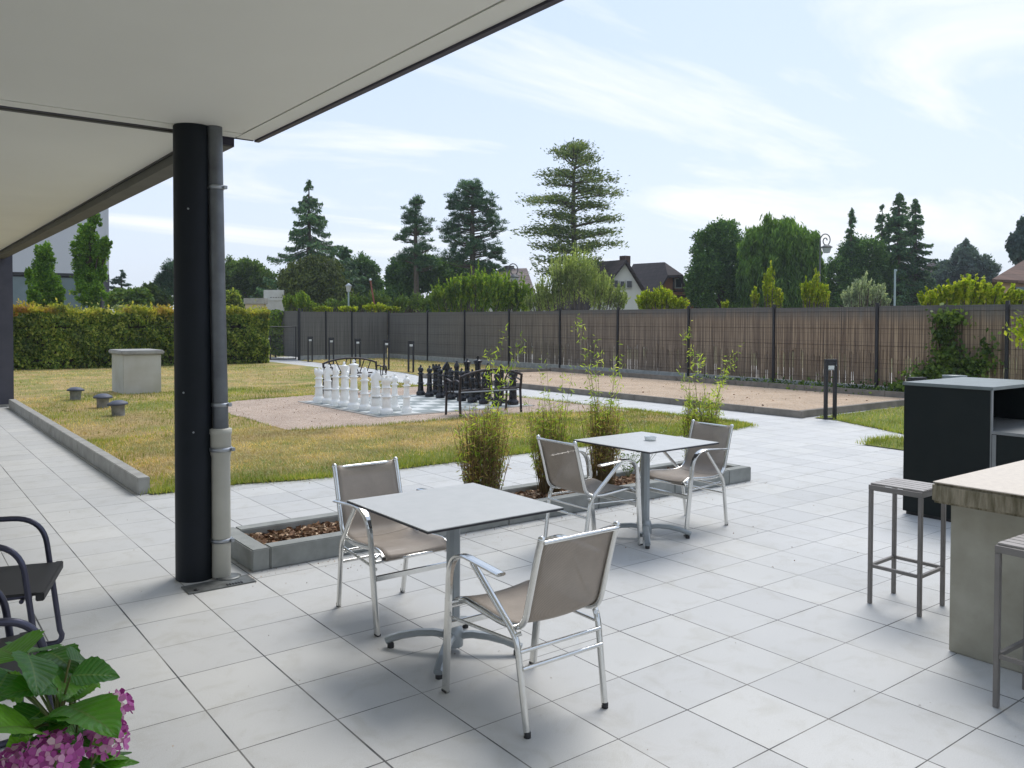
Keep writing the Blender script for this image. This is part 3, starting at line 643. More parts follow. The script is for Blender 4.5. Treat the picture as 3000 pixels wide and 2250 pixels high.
# ================================================================== ALUMINIUM ARMCHAIRS
def make_chair():
    root = empty('armchair')
    for s in (-1, 1):
        arm = fillet([(s * .25, .275, 0), (s * .268, .212, .664), (s * .272, -.165, .638)], .155, 12)
        k = 3
        lo = [Vector((s * .25, .275, .006)), Vector((s * .2558, .2546, .215)), Vector((s * .2617, .2342, .43))]
        lg = MB().bar(lo, (1, 0, 0), .021, .040).build('leg', 'alu', root)
        MB().box((s * .25 - .013, .257, 0), (s * .25 + .011, .293, .014), 0, .003).build('foot_cap', 'cap', lg)
        up = [p for p in arm if p.z > .44]; up = [lo[-1] - Vector((0, 0, .0))] + up
        ws = MB(); n = len(up)
        pr = [(-.011, -.017), (.011, -.017), (.013, 0), (.011, .017), (-.011, .017), (-.013, 0)]
        # the tube widens as it turns into the armrest
        for i in range(n - 1): pass
        path = up; tang = []
        prof_sets = []
        vs = []
        for i, p in enumerate(path):
            t = (path[min(i + 1, n - 1)] - path[max(i - 1, 0)]).normalized(); a = Vector((1, 0, 0)); a = (a - t * a.dot(t)).normalized(); bb = t.cross(a)
            f = min(1, max(0, (i - 1) / (n * .5))); wx = .0105 + f * .0125; th = .020 - f * .0125
            for q in ((-1, -.5), (-.6, -1), (.6, -1), (1, -.5), (1, .5), (.6, 1), (-.6, 1), (-1, .5)): vs.append(p + a * wx * q[0] + bb * th * q[1])
        fs = [(i * 8 + j, i * 8 + (j + 1) % 8, (i + 1) * 8 + (j + 1) % 8, (i + 1) * 8 + j) for i in range(n - 1) for j in range(8)] + [tuple(range(8))[::-1], tuple((n - 1) * 8 + j for j in range(8))]
        ws.add(vs, fs); ws.build('armrest', 'alu', root)
        rear = fillet([(s * .212, -.262, .006), (s * .222, -.205, .385), (s * .262, .05, .638)], .05, 5)
        lg = MB().tube(rear, .014, 10).build('leg', 'alu', root)
        MB().lathe([(.0145, 0), (.0145, .022), (.012, .024)], 10, c=(s * .212, -.263, 0)).build('foot_cap', 'cap', lg)
        rail = fillet([(s * .203, -.335, .80), (s * .203, -.315, .74), (s * .203, -.228, .425), (s * .203, -.10, .405), (s * .203, .20, .428), (s * .203, .262, .40)], .07, 7)
        MB().tube(rail, .014, 10).build('side_rail', 'alu', root)
        MB().lathe([(.006, -.012), (.0145, -.008), (.0155, 0), (.0125, .011), (.005, .015)], 12, c=(s * .203, -.336, .803)).build('rail_cap', 'alu', root)
        MB().tube([(s * .203, -.212, .40), (s * .224, -.200, .392)], .009, 8).build('joint', 'alu', root)
        MB().tube([(s * .203, .225, .415), (s * .250, .253, .405)], .009, 8).build('joint', 'alu', root)
    bars = [((-.219, -.222, .33), (.219, -.222, .33), .009), ((-.216, -.236, .265), (.216, -.236, .265), .009), ((-.2, -.345, .792), (.2, -.345, .792), .0095), ((-.252, .262, .385), (.252, .262, .385), .009)]
    for a, bb, r in bars: MB().tube([a, bb], r, 10).build('stretcher', 'alu', root)
    MB().bar([(-.25, .266, .30), (.25, .266, .30)], (0, 0, 1), .03, .014).build('stretcher', 'alu', root)
    for s in (-1, 1): MB().tube([(s * .212, -.205, .36), (s * .245, .255, .345)], .0075, 8).build('stretcher', 'alu', root)
    # the sling follows the rails, hanging a little in the middle
    prof = fillet([(0, -.342, .803), (0, -.315, .735), (0, -.226, .43), (0, -.10, .408), (0, .20, .433), (0, .268, .408), (0, .275, .385)], .07, 7)
    def clothpart(name, pts):
        n = len(pts); b = MB(); nx = 11; vs = []
        for side in (0, 1):
            for i, p in enumerate(pts):
                t = (pts[min(i + 1, n - 1)] - pts[max(i - 1, 0)]).normalized(); nn = Vector((0, -t.z, t.y))
                if nn.z < 0 and abs(nn.z) > .3: nn = -nn
                if abs(nn.z) <= .3 and nn.y < 0: nn = -nn
                for k in range(nx):
                    u = k / (nx - 1) * 2 - 1; sag = -.016 * (1 - u * u)
                    vs.append(Vector((u * .2, p.y, p.z)) + nn * (sag + (.0016 if side else -.0016) + .007))
        o_ = n * nx
        fs = [(i * nx + k, i * nx + k + 1, (i + 1) * nx + k + 1, (i + 1) * nx + k) for i in range(n - 1) for k in range(nx - 1)]
        fs += [tuple(q + o_ for q in f) for f in fs]
        for i in range(n - 1):
            for k in (0, nx - 1): fs.append((i * nx + k, (i + 1) * nx + k, (i + 1) * nx + k + o_, i * nx + k + o_))
        for k in range(nx - 1):
            for i in (0, n - 1): fs.append((i * nx + k, i * nx + k + 1, i * nx + k + 1 + o_, i * nx + k + o_))
        b.add(vs, fs, 0, True); return b.build(name, 'sling', root)
    cut = next(i for i, p in enumerate(prof) if p.y > -.16)
    clothpart('backrest', prof[:cut + 1]); clothpart('seat', prof[cut:])
    return root
ch = make_chair()
spots = [(2.24, 2.81, 0, 'taupe mesh aluminium armchair in the foreground, its back turned to the viewer'),
         (2.31, 4.13, PI, 'taupe mesh aluminium armchair tucked under the far side of the nearer table, by the planter'),
         (4.19, 4.52, -PI / 2, 'taupe mesh aluminium armchair left of the farther table, seen from behind'),
         (5.21, 4.49, PI / 2, 'taupe mesh aluminium armchair on the right side of the farther table, facing left')]
for i, (x, y, rz, lab) in enumerate(spots):
    o = ch if i == 0 else copy_tree(ch)
    o.location = (x, y, 0); o.rotation_euler.z = rz; tag(o, lab, 'armchair', 'aluminium armchairs around the square tables')
# ================================================================== TABLES
def make_table():
    root = empty('cafe_table')
    b = MB().box((-.39, -.39, .728), (.39, .39, .737), 0); b.build('tabletop', 'tabledge', root)
    MB().box((-.3885, -.3885, .7372), (.3885, .3885, .741), 0).build('top_surface', 'tabletop', root)
    MB().bar([(0, 0, .045), (0, 0, .705)], (1, 0, 0), .062, .062).build('pedestal', 'tablegrey', root)
    MB().box((-.19, -.03, .708), (.19, .03, .7275), 0, .004).box((-.03, -.19, .7085), (.03, .19, .727), 0, .004).box((-.05, -.05, .69), (.05, .05, .708), 0, .004).build('top_bracket', 'tablegrey', root)
    MB().tube([(.05, .02, .70), (.09, .05, .67), (.10, .09, .70)], .007, 8).build('tilt_lever', 'cap', root)
    MB().lathe([(.05, .03), (.052, .10), (.044, .125), (.034, .135)], 20).build('hub', 'tablegrey', root)
    for k in range(4):
        a = PI / 4 + k * PI / 2; dx, dy = math.cos(a), math.sin(a)
        path = [Vector((dx * r, dy * r, z)) for r, z in ((.035, .083), (.10, .09), (.18, .084), (.26, .068), (.32, .047), (.345, .036))]
        lg = MB().bar(path, (0, 0, 1), .032, .042).build('foot', 'tablegrey', root)
        MB().lathe([(.017, 0), (.017, .02), (.010, .03)], 12, c=(dx * .322, dy * .322, 0)).build('foot_pad', 'cap', lg)
    return root
tb = make_table()
for i, (x, y, lab) in enumerate(((2.27, 3.45, 'square pale-topped pedestal table in the foreground between two armchairs'), (4.66, 4.41, 'square pale-topped pedestal table with a glass ashtray, beside the planter'))):
    o = tb if i == 0 else copy_tree(tb); o.location = (x, y, 0); o.rotation_euler.z = (0, .03)[i]; tag(o, lab, 'table', 'square pedestal tables on the terrace')
p = gp(1405, 951, .742)
o = MB().lathe([(.036, 0), (.042, .003), (.047, .028), (.044, .032), (.040, .030), (.034, .009)], 24).build('ashtray', 'glass', None, (p.x, p.y, .7415)); tag(o, 'small round clear glass ashtray standing on the farther table', 'ashtray')
# ================================================================== BAR AND STOOLS
bar = empty('bar_counter', (4.26, 1.95, 0), 0, 'concrete bar counter with a thick stained slab top at the right edge', 'bar')
MB().box((0, -1.9, 0), (1.35, 0, .755), 0, .006).build('base', 'barconc', bar)
t = MB().box((-.10, -2.0, .757), (1.5, .05, .857), 0, .012); t.build('slab', 'baredge', bar)
MB().box((-.094, -1.994, .8572), (1.494, .044, .862), 0, 0).build('top_surface', 'bartop', bar)
def make_stool():
    root = empty('bar_stool'); w_, hgt, tt = .155, .70, .011
    for sx in (-1, 1):
        for sy in (-1, 1):
            MB().box((sx * (w_ - tt) - tt, sy * (w_ - tt) - tt, 0), (sx * (w_ - tt) + tt, sy * (w_ - tt) + tt, hgt - .031), 0, .002).build('leg', 'stool', root)
    f = MB()
    for s in (-1, 1):
        f.box((-w_, s * (w_ - .0075) - .0075, hgt - .030), (w_, s * (w_ - .0075) + .0075, hgt), 0, .001); f.box((s * (w_ - .0075) - .0074, -w_ + .0151, hgt - .030), (s * (w_ - .0075) + .0074, w_ - .0151, hgt - .001), 0, .001)
    f.build('seat_frame', 'stool', root)
    for k in range(5):
        yy = -w_ + .018 + k * (2 * w_ - .036 - .05) / 4
        MB().box((-w_ + .002, yy, hgt + .0006), (w_ - .002, yy + .05, hgt + .010), 0, .002).build('seat_slat', 'stoolseat', root)
    for s in (-1, 1):
        MB().box((-w_ + .0225, s * (w_ - tt) - .009, .215), (w_ - .0225, s * (w_ - tt) + .009, .233), 0, .001).build('footrest', 'stool', root)
        MB().box((s * (w_ - tt) - .009, -w_ + .0225, .215), (s * (w_ - tt) + .009, w_ - .0225, .233), 0, .001).build('footrest', 'stool', root)
    return root
st = make_stool()
for i, (x, y, rz, lab) in enumerate(((4.77, 2.43, PI / 2, 'taupe metal bar stool with a slatted seat at the far side of the concrete bar'), (3.94, 1.39, PI / 2, 'taupe metal bar stool in front of the concrete bar, cut by the right edge'))):
    o = st if i == 0 else copy_tree(st); o.location = (x, y, 0); o.rotation_euler.z = rz + (0.03, -.02)[i]; tag(o, lab, 'bar stool', 'bar stools at the concrete counter')
# ================================================================== BLACK CABINET
cx0, cx1, cy0, cy1, cz = 7.03, 8.14, 2.92, 3.62, 1.115
bx = empty('grill_cabinet', (cx0, cy0, 0), 0, 'tall black metal outdoor cabinet with a grey lower counter, behind the bar', 'cabinet')
cb_(bx, 'side_panel', 'box', (cx0, cy0, .03), (cx0 + .03, cy1, cz)); cb_(bx, 'side_panel', 'box', (cx1 - .03, cy0, .03), (cx1, cy1, cz)); cb_(bx, 'back_panel', 'box', (cx0 + .031, cy1 - .03, .03), (cx1 - .031, cy1 - .002, cz))
cb_(bx, 'lid', 'boxtop', (cx0 - .012, cy0 - .02, cz + .001), (cx1 + .012, cy1 + .012, cz + .028), .003); cb_(bx, 'front_post', 'boxgrey', (cx0 - .002, cy0 - .012, .03), (cx0 + .022, cy0 - .001, cz))
cb_(bx, 'base', 'cap', (cx0 + .02, cy0 + .02, 0), (cx1 - .02, cy1 - .02, .029))
cb_(bx, 'counter_body', 'box', (cx0 - .005, cy0 - .40, .03), (cx1 - .1, cy0 - .014, .77)); cb_(bx, 'counter_front', 'boxgrey', (cx0 - .002, cy0 - .415, .04), (cx1 - .1, cy0 - .401, .765))
cb_(bx, 'counter_top', 'boxgrey', (cx0 - .02, cy0 - .43, .771), (cx1 - .05, cy0 - .014, .795), .002); cb_(bx, 'shelf', 'boxgrey', (cx0 + .032, cy0 - .008, .771), (cx1 - .032, cy1 - .032, .79))
for yy in (cy0 - .05, cy0 - .41): cb_(bx, 'counter_post', 'boxgrey', (cx0 - .012, yy, .04), (cx0 - .006, yy + .03, .765))
# bin with a flat lid behind the cabinet
p = at(2062, 811, 9.2); b0 = empty('litter_bin', (p.x, p.y, 0), 0, 'flat lid of a dark litter bin showing just above the black cabinet', 'bin')
MB().lathe([(.14, 0), (.15, .9), (.13, .93)], 24).build('body', 'box', b0); MB().lathe([(.12, .93), (.125, p.z - .012), (.125, p.z), (.02, p.z + .004)], 24).build('lid', 'boxtop', b0)
# ================================================================== BOLLARD LIGHTS
def make_bollard():
    r = empty('bollard_light')
    for s in (-1, 1): MB().box((s * .083 - .022, -.035, .028), (s * .083 + .022, .035, 1.0), 0, .003).build('upright', 'darkmetal', r)
    MB().box((-.105, -.035, 1.001), (.105, .035, 1.03), 0, .003).build('top_bar', 'darkmetal', r)
    MB().box((-.105, -.035, .004), (.105, .035, .027), 0, .003).build('base_bar', 'darkmetal', r)
    MB().box((-.125, -.06, 0), (.125, .06, .0035)).build('base_plate', 'concrete', r)
    h = MB().box((-.0605, -.03, .925), (.0605, .03, .995), 0, .002).build('lamp_head', 'darkmetal', r)
    MB().box((-.055, -.026, .86), (.055, .026, .922), 0, .002).build('diffuser', 'glass', r)
    MB().box((-.0605, -.03, .845), (.0605, .03, .858), 0, .002).build('louvre', 'galv', r)
    MB().lathe([(.008, 0), (.008, .004)], 8, axis=Matrix.Translation((.085, -.036, .93)) @ Matrix.Rotation(PI / 2, 4, 'X')).build('screw', 'galv', r)
    return r
bo = make_bollard()
rz0 = math.atan2(CR.y, CR.x)
pb = gp(1793, 906)
bl = [(pb.x, pb.y, 'large dark bollard light standing beside the corner of the gravel pitch'),
      (13.62, 23.2, 'rightmost dark bollard light of the far row, behind the black chess pieces'), (13.66, 24.9, 'dark bollard light by the far path, second from the right of the row'),
      (13.7, 27.1, 'dark bollard light by the far path, behind the arched bench'), (13.75, 29.4, 'dark bollard light by the far path, left of the arched bench'),
      (13.9, 31.7, 'dark bollard light by the far path just inside the gate post'), (13.5, 35.2, 'dark bollard light seen through the garden gate')]
q = at(1981, 800, 9.5); bl.append((q.x, q.y, 'head of a dark bollard light showing over the left corner of the black cabinet'))
for i, (x, y, lab) in enumerate(bl):
    o = bo if i == 0 else copy_tree(bo); o.location = (x, y, 0); o.rotation_euler.z = rz0 + (.15 if i == 0 else .5 if i < 7 else .3); tag(o, lab, 'bollard', 'dark bollard lights along the paths')
# ================================================================== CHESS
bd = empty('chess_board', (6.84, 12.65, 0), 0, 'giant chess board of grey and white slabs set in the gravel', 'chess board')
SQ = .40
w1, w2 = MB(), MB()
for i in range(8):
    for j in range(8): (w1 if (i + j) % 2 else w2).box((i * SQ + .002, j * SQ + .002, .018), ((i + 1) * SQ - .002, (j + 1) * SQ - .002, .034))
w1.build('light_squares', 'sqw', bd); w2.build('grey_squares', 'sqg', bd)
MB().box((-.11, -.11, .016), (8 * SQ + .11, 8 * SQ + .11, .028)).build('border', 'kerb', bd)
def foot(R): return [(R * .98, 0), (R, .012), (R, .062), (R * .93, .078), (R * .72, .092), (R * .66, .12)]
def piece(kind, white):
    R = {'pawn': .098, 'rook': .115, 'knight': .112, 'bishop': .112, 'queen': .118, 'king': .122}[kind]
    m_ = MB(); N = 20
    def stem(h, r0, r1, collars):
        pr = foot(R)
        for k in range(7):
            t = k / 6; pr.append((r0 + (r1 - r0) * t ** .8, .13 + (h - .13) * t))
        out = []
        for i, (r, z) in enumerate(pr):
            out.append((r, z))
        for zc in collars:
            i = max(j for j, (r, z) in enumerate(out) if z < zc); r = out[i][0]
            out = out[:i + 1] + [(r, zc - .016), (r + .026, zc - .006), (r + .026, zc + .006), (r * .97, zc + .016)] + [p for p in out[i + 1:] if p[1] > zc + .018]
        return out
    if kind == 'pawn':
        pr = stem(.46, .064, .046, [.27]) + [(.07, .465), (.074, .478), (.046, .495), (.04, .51)] + [(.062 * math.sin(a) + .001, .565 - .062 * math.cos(a)) for a in np.linspace(.75, 2.85, 8)] + [(.02, .632), (.026, .645), (.014, .668), (.002, .672)]
    elif kind == 'rook':
        pr = stem(.50, .080, .062, [.30, .46]) + [(.066, .52), (.088, .555), (.092, .57), (.092, .64), (.064, .641), (.064, .615), (.002, .614)]
    elif kind == 'bishop':
        pr = stem(.52, .076, .050, [.30]) + [(.078, .53), (.08, .545), (.05, .56), (.044, .585), (.06, .63), (.058, .67), (.038, .72), (.018, .745), (.022, .76), (.016, .78), (.002, .785)]
    elif kind == 'queen':
        pr = stem(.60, .080, .052, [.33, .56]) + [(.056, .62), (.05, .66), (.066, .71), (.086, .765), (.086, .775), (.05, .776), (.035, .79), (.02, .80), (.026, .825), (.014, .85), (.002, .852)]
    elif kind == 'king':
        pr = stem(.62, .084, .056, [.34, .585]) + [(.06, .64), (.056, .69), (.072, .75), (.094, .80), (.094, .812), (.045, .83), (.02, .84), (.002, .841)]
        m_.box((-.014, -.012, .838), (.014, .012, .91), 0, .003).box((-.033, -.011, .862), (.033, .011, .888), 0, .003)
    else:
        pr = stem(.40, .082, .072, [.28]) + [(.074, .42), (.085, .44), (.05, .46), (.002, .462)]
        # horse head: side outline, thickened and rounded
        out = [(-.055, .44), (-.075, .50), (-.082, .57), (-.07, .64), (-.045, .69), (-.015, .725), (-.005, .755), (.015, .72), (.045, .69), (.09, .63), (.112, .59), (.108, .56), (.08, .548), (.055, .565), (.03, .572), (.045, .53), (.06, .48), (.058, .44)]
        bm = bmesh.new(); vs = [bm.verts.new((x, -.036, z)) for x, z in out]; f = bm.faces.new(vs)
        e = bmesh.ops.extrude_face_region(bm, geom=[f]); bmesh.ops.translate(bm, vec=(0, .072, 0), verts=[v for v in e['geom'] if isinstance(v, bmesh.types.BMVert)])
        bmesh.ops.bevel(bm, geom=bm.edges[:], offset=.013, segments=2, affect='EDGES'); bmesh.ops.triangulate(bm, faces=[f for f in bm.faces if len(f.verts) > 4]); bm.verts.index_update()
        m_.add([v.co.copy() for v in bm.verts], [[v.index for v in f.verts] for f in bm.faces], 0, False); bm.free()
    m_.lathe(pr, N)
    if kind == 'rook':
        for k in range(6):
            a = k * PI / 3; m_.box((.062, -.02, .6405), (.0918, .02, .672), 0, 0, Matrix.Rotation(a, 4, 'Z'))
    return m_
order = ['rook', 'knight', 'bishop', 'king', 'queen', 'bishop', 'knight', 'rook']
nm = ['near-end rook', 'near-end knight', 'near-side bishop', 'king', 'queen', 'far-side bishop', 'far-end knight', 'far-end rook']
protos = {}
def put_piece(kind, white, x, y, lab, rz=0):
    key = (kind, white)
    if key not in protos: protos[key] = o = piece(kind, white).build('chess_' + kind, 'whitepl' if white else 'blackpl')
    else: o = protos[key].copy(); COL.objects.link(o)
    o.location = (6.84 + x * SQ + random.uniform(-.02, .02), 12.65 + y * SQ + random.uniform(-.02, .02), .034); o.rotation_euler.z = rz
    tag(o, lab, 'chess piece', 'giant %s chess pieces' % ('white' if white else 'black'))
for j in range(8):
    n_ = 'queen' if order[j] == 'queen' else order[j]
    for white in (True, False):
        cname = 'white' if white else 'black'; k = order[j]
        put_piece(k, white, .5 if white else 7.5, j + .5, 'giant %s plastic chess %s standing on the board' % (cname, k) if k in ('king', 'queen') else 'giant %s plastic chess %s, the %s of its back row' % (cname, k, nm[j]), (0 if white else PI))
        fr = nm[j]
        # two white pawns have been moved up the board
        px = 1.5 if white else 6.5
        put_piece('pawn', white, px, j + .5, 'giant %s plastic chess pawn in front of the %s' % (cname, fr))
# ================================================================== BENCHES
def make_bench():
    r = empty('garden_bench'); hw = .66
    # back edge at y = 0, seat forward to y = .42
    for s in (-1, 1):
        MB().bar([(s * hw, -.03, 0), (s * hw, 0, .42), (s * hw, -.04, .72)], (1, 0, 0), .042, .04).build('leg', 'bench', r)
        MB().bar([(s * hw, .43, 0), (s * hw, .41, .40)], (1, 0, 0), .038, .036).build('leg', 'bench', r)
        arm = fillet([(s * hw, -.03, .60), (s * hw, .12, .645), (s * hw, .25, .60), (s * hw, .42, .655), (s * hw, .46, .58), (s * hw, .41, .40)], .06, 5)
        a = MB().bar(arm, (1, 0, 0), .04, .022); a.tube([(s * hw, .17, .62), (s * hw, .20, .42)], .012, 6).tube([(s * hw, .30, .61), (s * hw, .28, .42)], .012, 6); a.build('armrest', 'bench', r)
    n = 13; top = [Vector((hw * (2 * i / (n - 1) - 1), -.04, .70 + .115 * math.sin(PI * i / (n - 1)) ** .8)) for i in range(n)]
    MB().bar(top, (0, 1, 0), .04, .04).build('top_rail', 'bench', r); MB().bar([(-hw, -.005, .465), (hw, -.005, .465)], (0, 1, 0), .03, .032).build('lower_rail', 'bench', r)
    def topz(x): return .70 + .115 * max(0, math.sin(PI * (x / hw + 1) / 2)) ** .8
    for x0, x1 in ((-.52, -.40), (-.36, -.22), (-.08, -.20), (-.02, .02), (.08, .20), (.36, .22), (.52, .40)):
        MB().tube([(x1, -.005, .46), (x0, -.04, topz(x0) - .01)], .013, 6).build('slat', 'bench', r)
    b = MB()
    for k in range(5): b.box((-hw + .015, .015 + k * .082, .418), (hw - .015, .085 + k * .082, .428), 0, .002)
    b.build('seat', 'benchseat', r)
    MB().bar([(-hw, .42, .405), (hw, .42, .405)], (0, 1, 0), .02, .02).build('stretcher', 'bench', r)
    return r
be = make_bench(); be.location = (8.56, 11.82, 0); tag(be, 'dark metal bench with an arched openwork back in front of the black chess pieces', 'bench', 'arched metal benches beside the chess board')
o = copy_tree(be); o.location = (8.55, 17.25, 0); o.rotation_euler.z = PI; tag(o, 'dark metal arched bench standing behind the white chess pieces', 'bench', 'arched metal benches beside the chess board')
# ================================================================== FENCE AND GATE
FX = 18.4
def onX(xpix, X):
    r_ = (xpix * K - 1500) / F; return X * (.7947 - .607 * r_) / (.607 + .7947 * r_)
def onY(xpix, Y):
    r_ = (xpix * K - 1500) / F; return Y * (.607 + .7947 * r_) / (.7947 - .607 * r_)
YC = 33.3
posts = [2.0, 4.65] + [onX(x, FX) for x in (2176, 1895, 1672, 1488, 1335, 1210, 1100, 1004, 924)] + [YC]
fe = empty('reed_fence', (FX, 2, 0), 0, 'long reed screen fence in dark posts on a concrete plinth along the gravel pitch', 'fence')
ys = sorted(posts)
for i in range(len(ys) - 1):
    a, b = ys[i] - 2, ys[i + 1] - 2
    MB().box((.0, a + .036, .2), (.03, b - .036, 2.04 + random.uniform(-.015, .015))).build('reed_panel', 'reed', fe)
    MB().box((-.015, a + .036, .0), (.035, b - .036, .195), 0, .004).build('plinth', 'concrete', fe)
    m_ = MB()
    for z in (.32, .72, 1.12, 1.52, 1.92): m_.tube([(-.012, a + .03, z), (-.012, b - .03, z)], .0035, 5)
    m_.build('wire_rail', 'wood', fe)
for yv in ys: MB().box((-.04, yv - 2 - .033, 0), (.03, yv - 2 + .033, 2.12), 0, .004).build('post', 'darkmetal', fe)
f2 = empty('screen_fence', (14.1, YC, 0), 0, 'dark grey screened fence section between the garden gate and the corner', 'fence')
xs = [0, onY(704, YC) - 14.1, onY(760, YC) - 14.1, FX - 14.1 - .06]
for i in range(3):
    a, b = xs[i] + .036, xs[i + 1] - .036
    MB().box((a, 0, .2), (b, .03, 2.06)).build('reed_panel', 'reed', f2); MB().box((a, -.02, 0), (b, .035, .195), 0, .004).build('plinth', 'concrete', f2)
for i, xv in enumerate(xs[:3]): MB().box((xv - (.05 if i == 0 else .025), -.04, 0), (xv + (.05 if i == 0 else .025), .03, 2.2 if i == 0 else 2.1), 0, .004).build('post', 'darkmetal', f2)
gt = empty('garden_gate', (14.0, YC, 0), 0, 'dark tubular mesh garden gate at the end of the path beside the hedge', 'gate')
MB().bar([(-.04, 0, .05), (-.04, 0, 1.42)], (1, 0, 0), .04, .04).build('frame', 'darkmetal', gt); MB().bar([(-1.95, 0, .05), (-1.95, 0, 1.42)], (1, 0, 0), .04, .04).build('frame', 'darkmetal', gt)
MB().bar([(-1.97, 0, 1.42), (-.02, 0, 1.42)], (0, 0, 1), .04, .04).build('frame', 'darkmetal', gt); MB().bar([(-1.97, 0, .07), (-.02, 0, .07)], (0, 0, 1), .05, .04).build('frame', 'darkmetal', gt)
m_ = MB()
for k in range(24): m_.tube([(-1.93, 0, .12 + k * .055), (-.06, 0, .12 + k * .055)], .003, 4)
for k in range(9): m_.tube([(-1.9 + k * .22, 0.004, .09), (-1.9 + k * .22, .004, 1.4)], .003, 4)
m_.build('mesh_infill', 'darkmetal', gt)
# second screened fence beyond the gate, seen between gate and wall
f3 = empty('screen_fence', (14.35, YC + .2, 0), 0, 'dark ivy-covered screen fence beyond the gate, left of the gate post', 'fence')
MB().box((0, 0, .1), (.03, 9, 2.1)).build('reed_panel', 'reed', f3)
for k in range(4): MB().box((-.04, k * 3, 0), (.03, k * 3 + .05, 2.2), 0, .004).build('post', 'darkmetal', f3)
n = 5000; P = np.column_stack([RNG.normal(-.12, .1, n), RNG.uniform(2, 9, n), RNG.uniform(.1, 2.15, n)]); mesh_np('ivy', *leaves(P, .10, 1.3), 'f_vine', f3)
# ================================================================== HEDGE
def hedge(name, x0, x1, y0, y1, h, label, n, leaf=.06, mats=('f_hedge', 'f_hedgetop')):
    r = empty(name, (x0, y0, 0), 0, label, 'hedge'); w_, d_ = x1 - x0, y1 - y0
    def wob(P):
        return .10 * np.sin(P[:, 0] * 1.3) + .09 * np.sin(P[:, 0] * 3.1 + 1) + .07 * np.sin(P[:, 2] * 4 + P[:, 0] * 2.2) + .05 * np.sin(P[:, 2] * 9 + P[:, 0] * 7)
    m_ = MB(); nx = int(w_ / .5)
    for k in range(nx): m_.box((k * w_ / nx + .05, .40, .05), ((k + 1) * w_ / nx + .02, d_ - .1, h - .22 + .05 * math.sin(k)))
    m_.build('dark_core', 'bark', r)  # solid dark boxes added as a core so the hedge is not see-through
    P = []
    a = int(n * .62); P.append(np.column_stack([RNG.uniform(0, w_, a), RNG.exponential(.09, a), RNG.uniform(.0, h, a) ** 1.0]))
    b = int(n * .26); P.append(np.column_stack([RNG.uniform(0, w_, b), RNG.uniform(0, d_, b), h - RNG.exponential(.07, b)]))
    c = n - a - b; P.append(np.column_stack([w_ - RNG.exponential(.05, c), RNG.uniform(0, d_, c), RNG.uniform(.0, h, c)]))
    P = np.concatenate(P); P[:, 1] += wob(P) * (P[:, 1] < .5); P[:, 2] += .06 * np.sin(P[:, 0] * 2.0) * (P[:, 2] > h * .7) + .05 * np.sin(P[:, 0] * 5.3)* (P[:, 2] > h * .7)
    # sparser near the ground
    keep = (P[:, 2] > .35) | (RNG.uniform(size=len(P)) < .55); P = P[keep]
    top = P[:, 2] > h - .05 - .45 * RNG.uniform(size=len(P)) ** 1.6 * (.55 + .45 * np.sin(P[:, 0] * 1.9 + 1.3 * np.sin(P[:, 0] * .7)))
    V, Fq = leaves(P[~top], leaf, 1.7, np.tile([0, -.2, .6], ((~top).sum(), 1)), 1.6); mesh_np('foliage', V, Fq, mats[0], r)
    Pt = P[top]; Pt[:, 2] += RNG.exponential(.05, len(Pt)); V, Fq = leaves(Pt, leaf, 1.9, np.tile([0, -.1, 1.], (len(Pt), 1)), 1.4); mesh_np('lit_young_shoots', V, Fq, mats[1], r)
    return r
hedge('hedge', -12, 12.1, 31.5, 32.9, 1.98, 'long clipped hedge with reddish young leaves across the back of the lawn', 98000, .07)
# ================================================================== WELL BOX, VENTS, WALL PILLARS
wb = empty('concrete_well_box', (4.3, 19.85, 0), 0, 'rendered concrete box with an overhanging slab lid standing on the dry lawn', 'concrete box')
MB().box((0, 0, 0), (.80, 1.15, .89), 0, .01).build('body', 'wbox', wb); MB().box((-.06, -.06, .892), (.86, 1.21, .985), 0, .02).build('lid', 'kerb', wb)
vp = None
for i, (x, y, lab, sc_) in enumerate(((163, 865, 'grey capped vent pipe in the lawn, farthest of the three', 1.0), (222, 882, 'grey capped vent pipe in the lawn, the middle one of three', 1.0), (256, 899, 'grey capped vent pipe in the lawn, nearest of the three', 1.02))):
    p = gp(x, y)
    if vp is None:
        vp = empty('vent_pipe'); MB().lathe([(.105, 0), (.105, .15), (.112, .155), (.112, .2)], 20).build('pipe', 'ventpipe', vp)
        MB().lathe([(.11, .19), (.165, .196), (.17, .215), (.155, .235), (.08, .272), (.01, .28)], 20).build('cap', 'ventcap', vp); o = vp
    else: o = copy_tree(vp)
    o.location = (p.x, p.y, 0); o.rotation_euler = (random.uniform(-.05, .05), random.uniform(-.05, .05), i); tag(o, lab, 'vent', 'capped vent pipes in the lawn')
p = at(803, 1013 / K, 55); rz = math.atan2(CR.y, CR.x)
p0 = at(775 / K, 700, 55); p1 = at(831 / K, 700, 55); wdt = (p1 - p0).length
r = empty('wall_pillar', (p0.x, p0.y, 0), rz, 'tall white rendered wall pillar with a stepped top, behind the garden gate', 'pillar')
MB().box((0, 0, -.1), (wdt, 1.2, 3.0), 0, .01).build('shaft', 'render', r); MB().box((-.05, -.05, 3.0), (wdt + .04, 1.25, 3.72), 0, .02).build('cap', 'render', r)
m_ = MB()
for k in range(5): m_.box((.4 + k * .17, -.06, 3.2 + .01 * (k % 2)), (.5 + k * .17, -.051, 3.25))
m_.build('holes', 'seam', r)
p0 = at(716 / K, 700, 53)
r = empty('letterbox_wall', (p0.x, p0.y, 0), rz, 'short cream wall with a grey slab cap and two round openings, left of the white pillar', 'wall')
MB().box((.05, 0, -.1), (1.25, .5, 2.75), 0, .01).build('body', 'cream', r); MB().box((-.02, -.08, 2.752), (1.32, .6, 3.12), 0, .01).build('slab_cap', 'kerb', r)
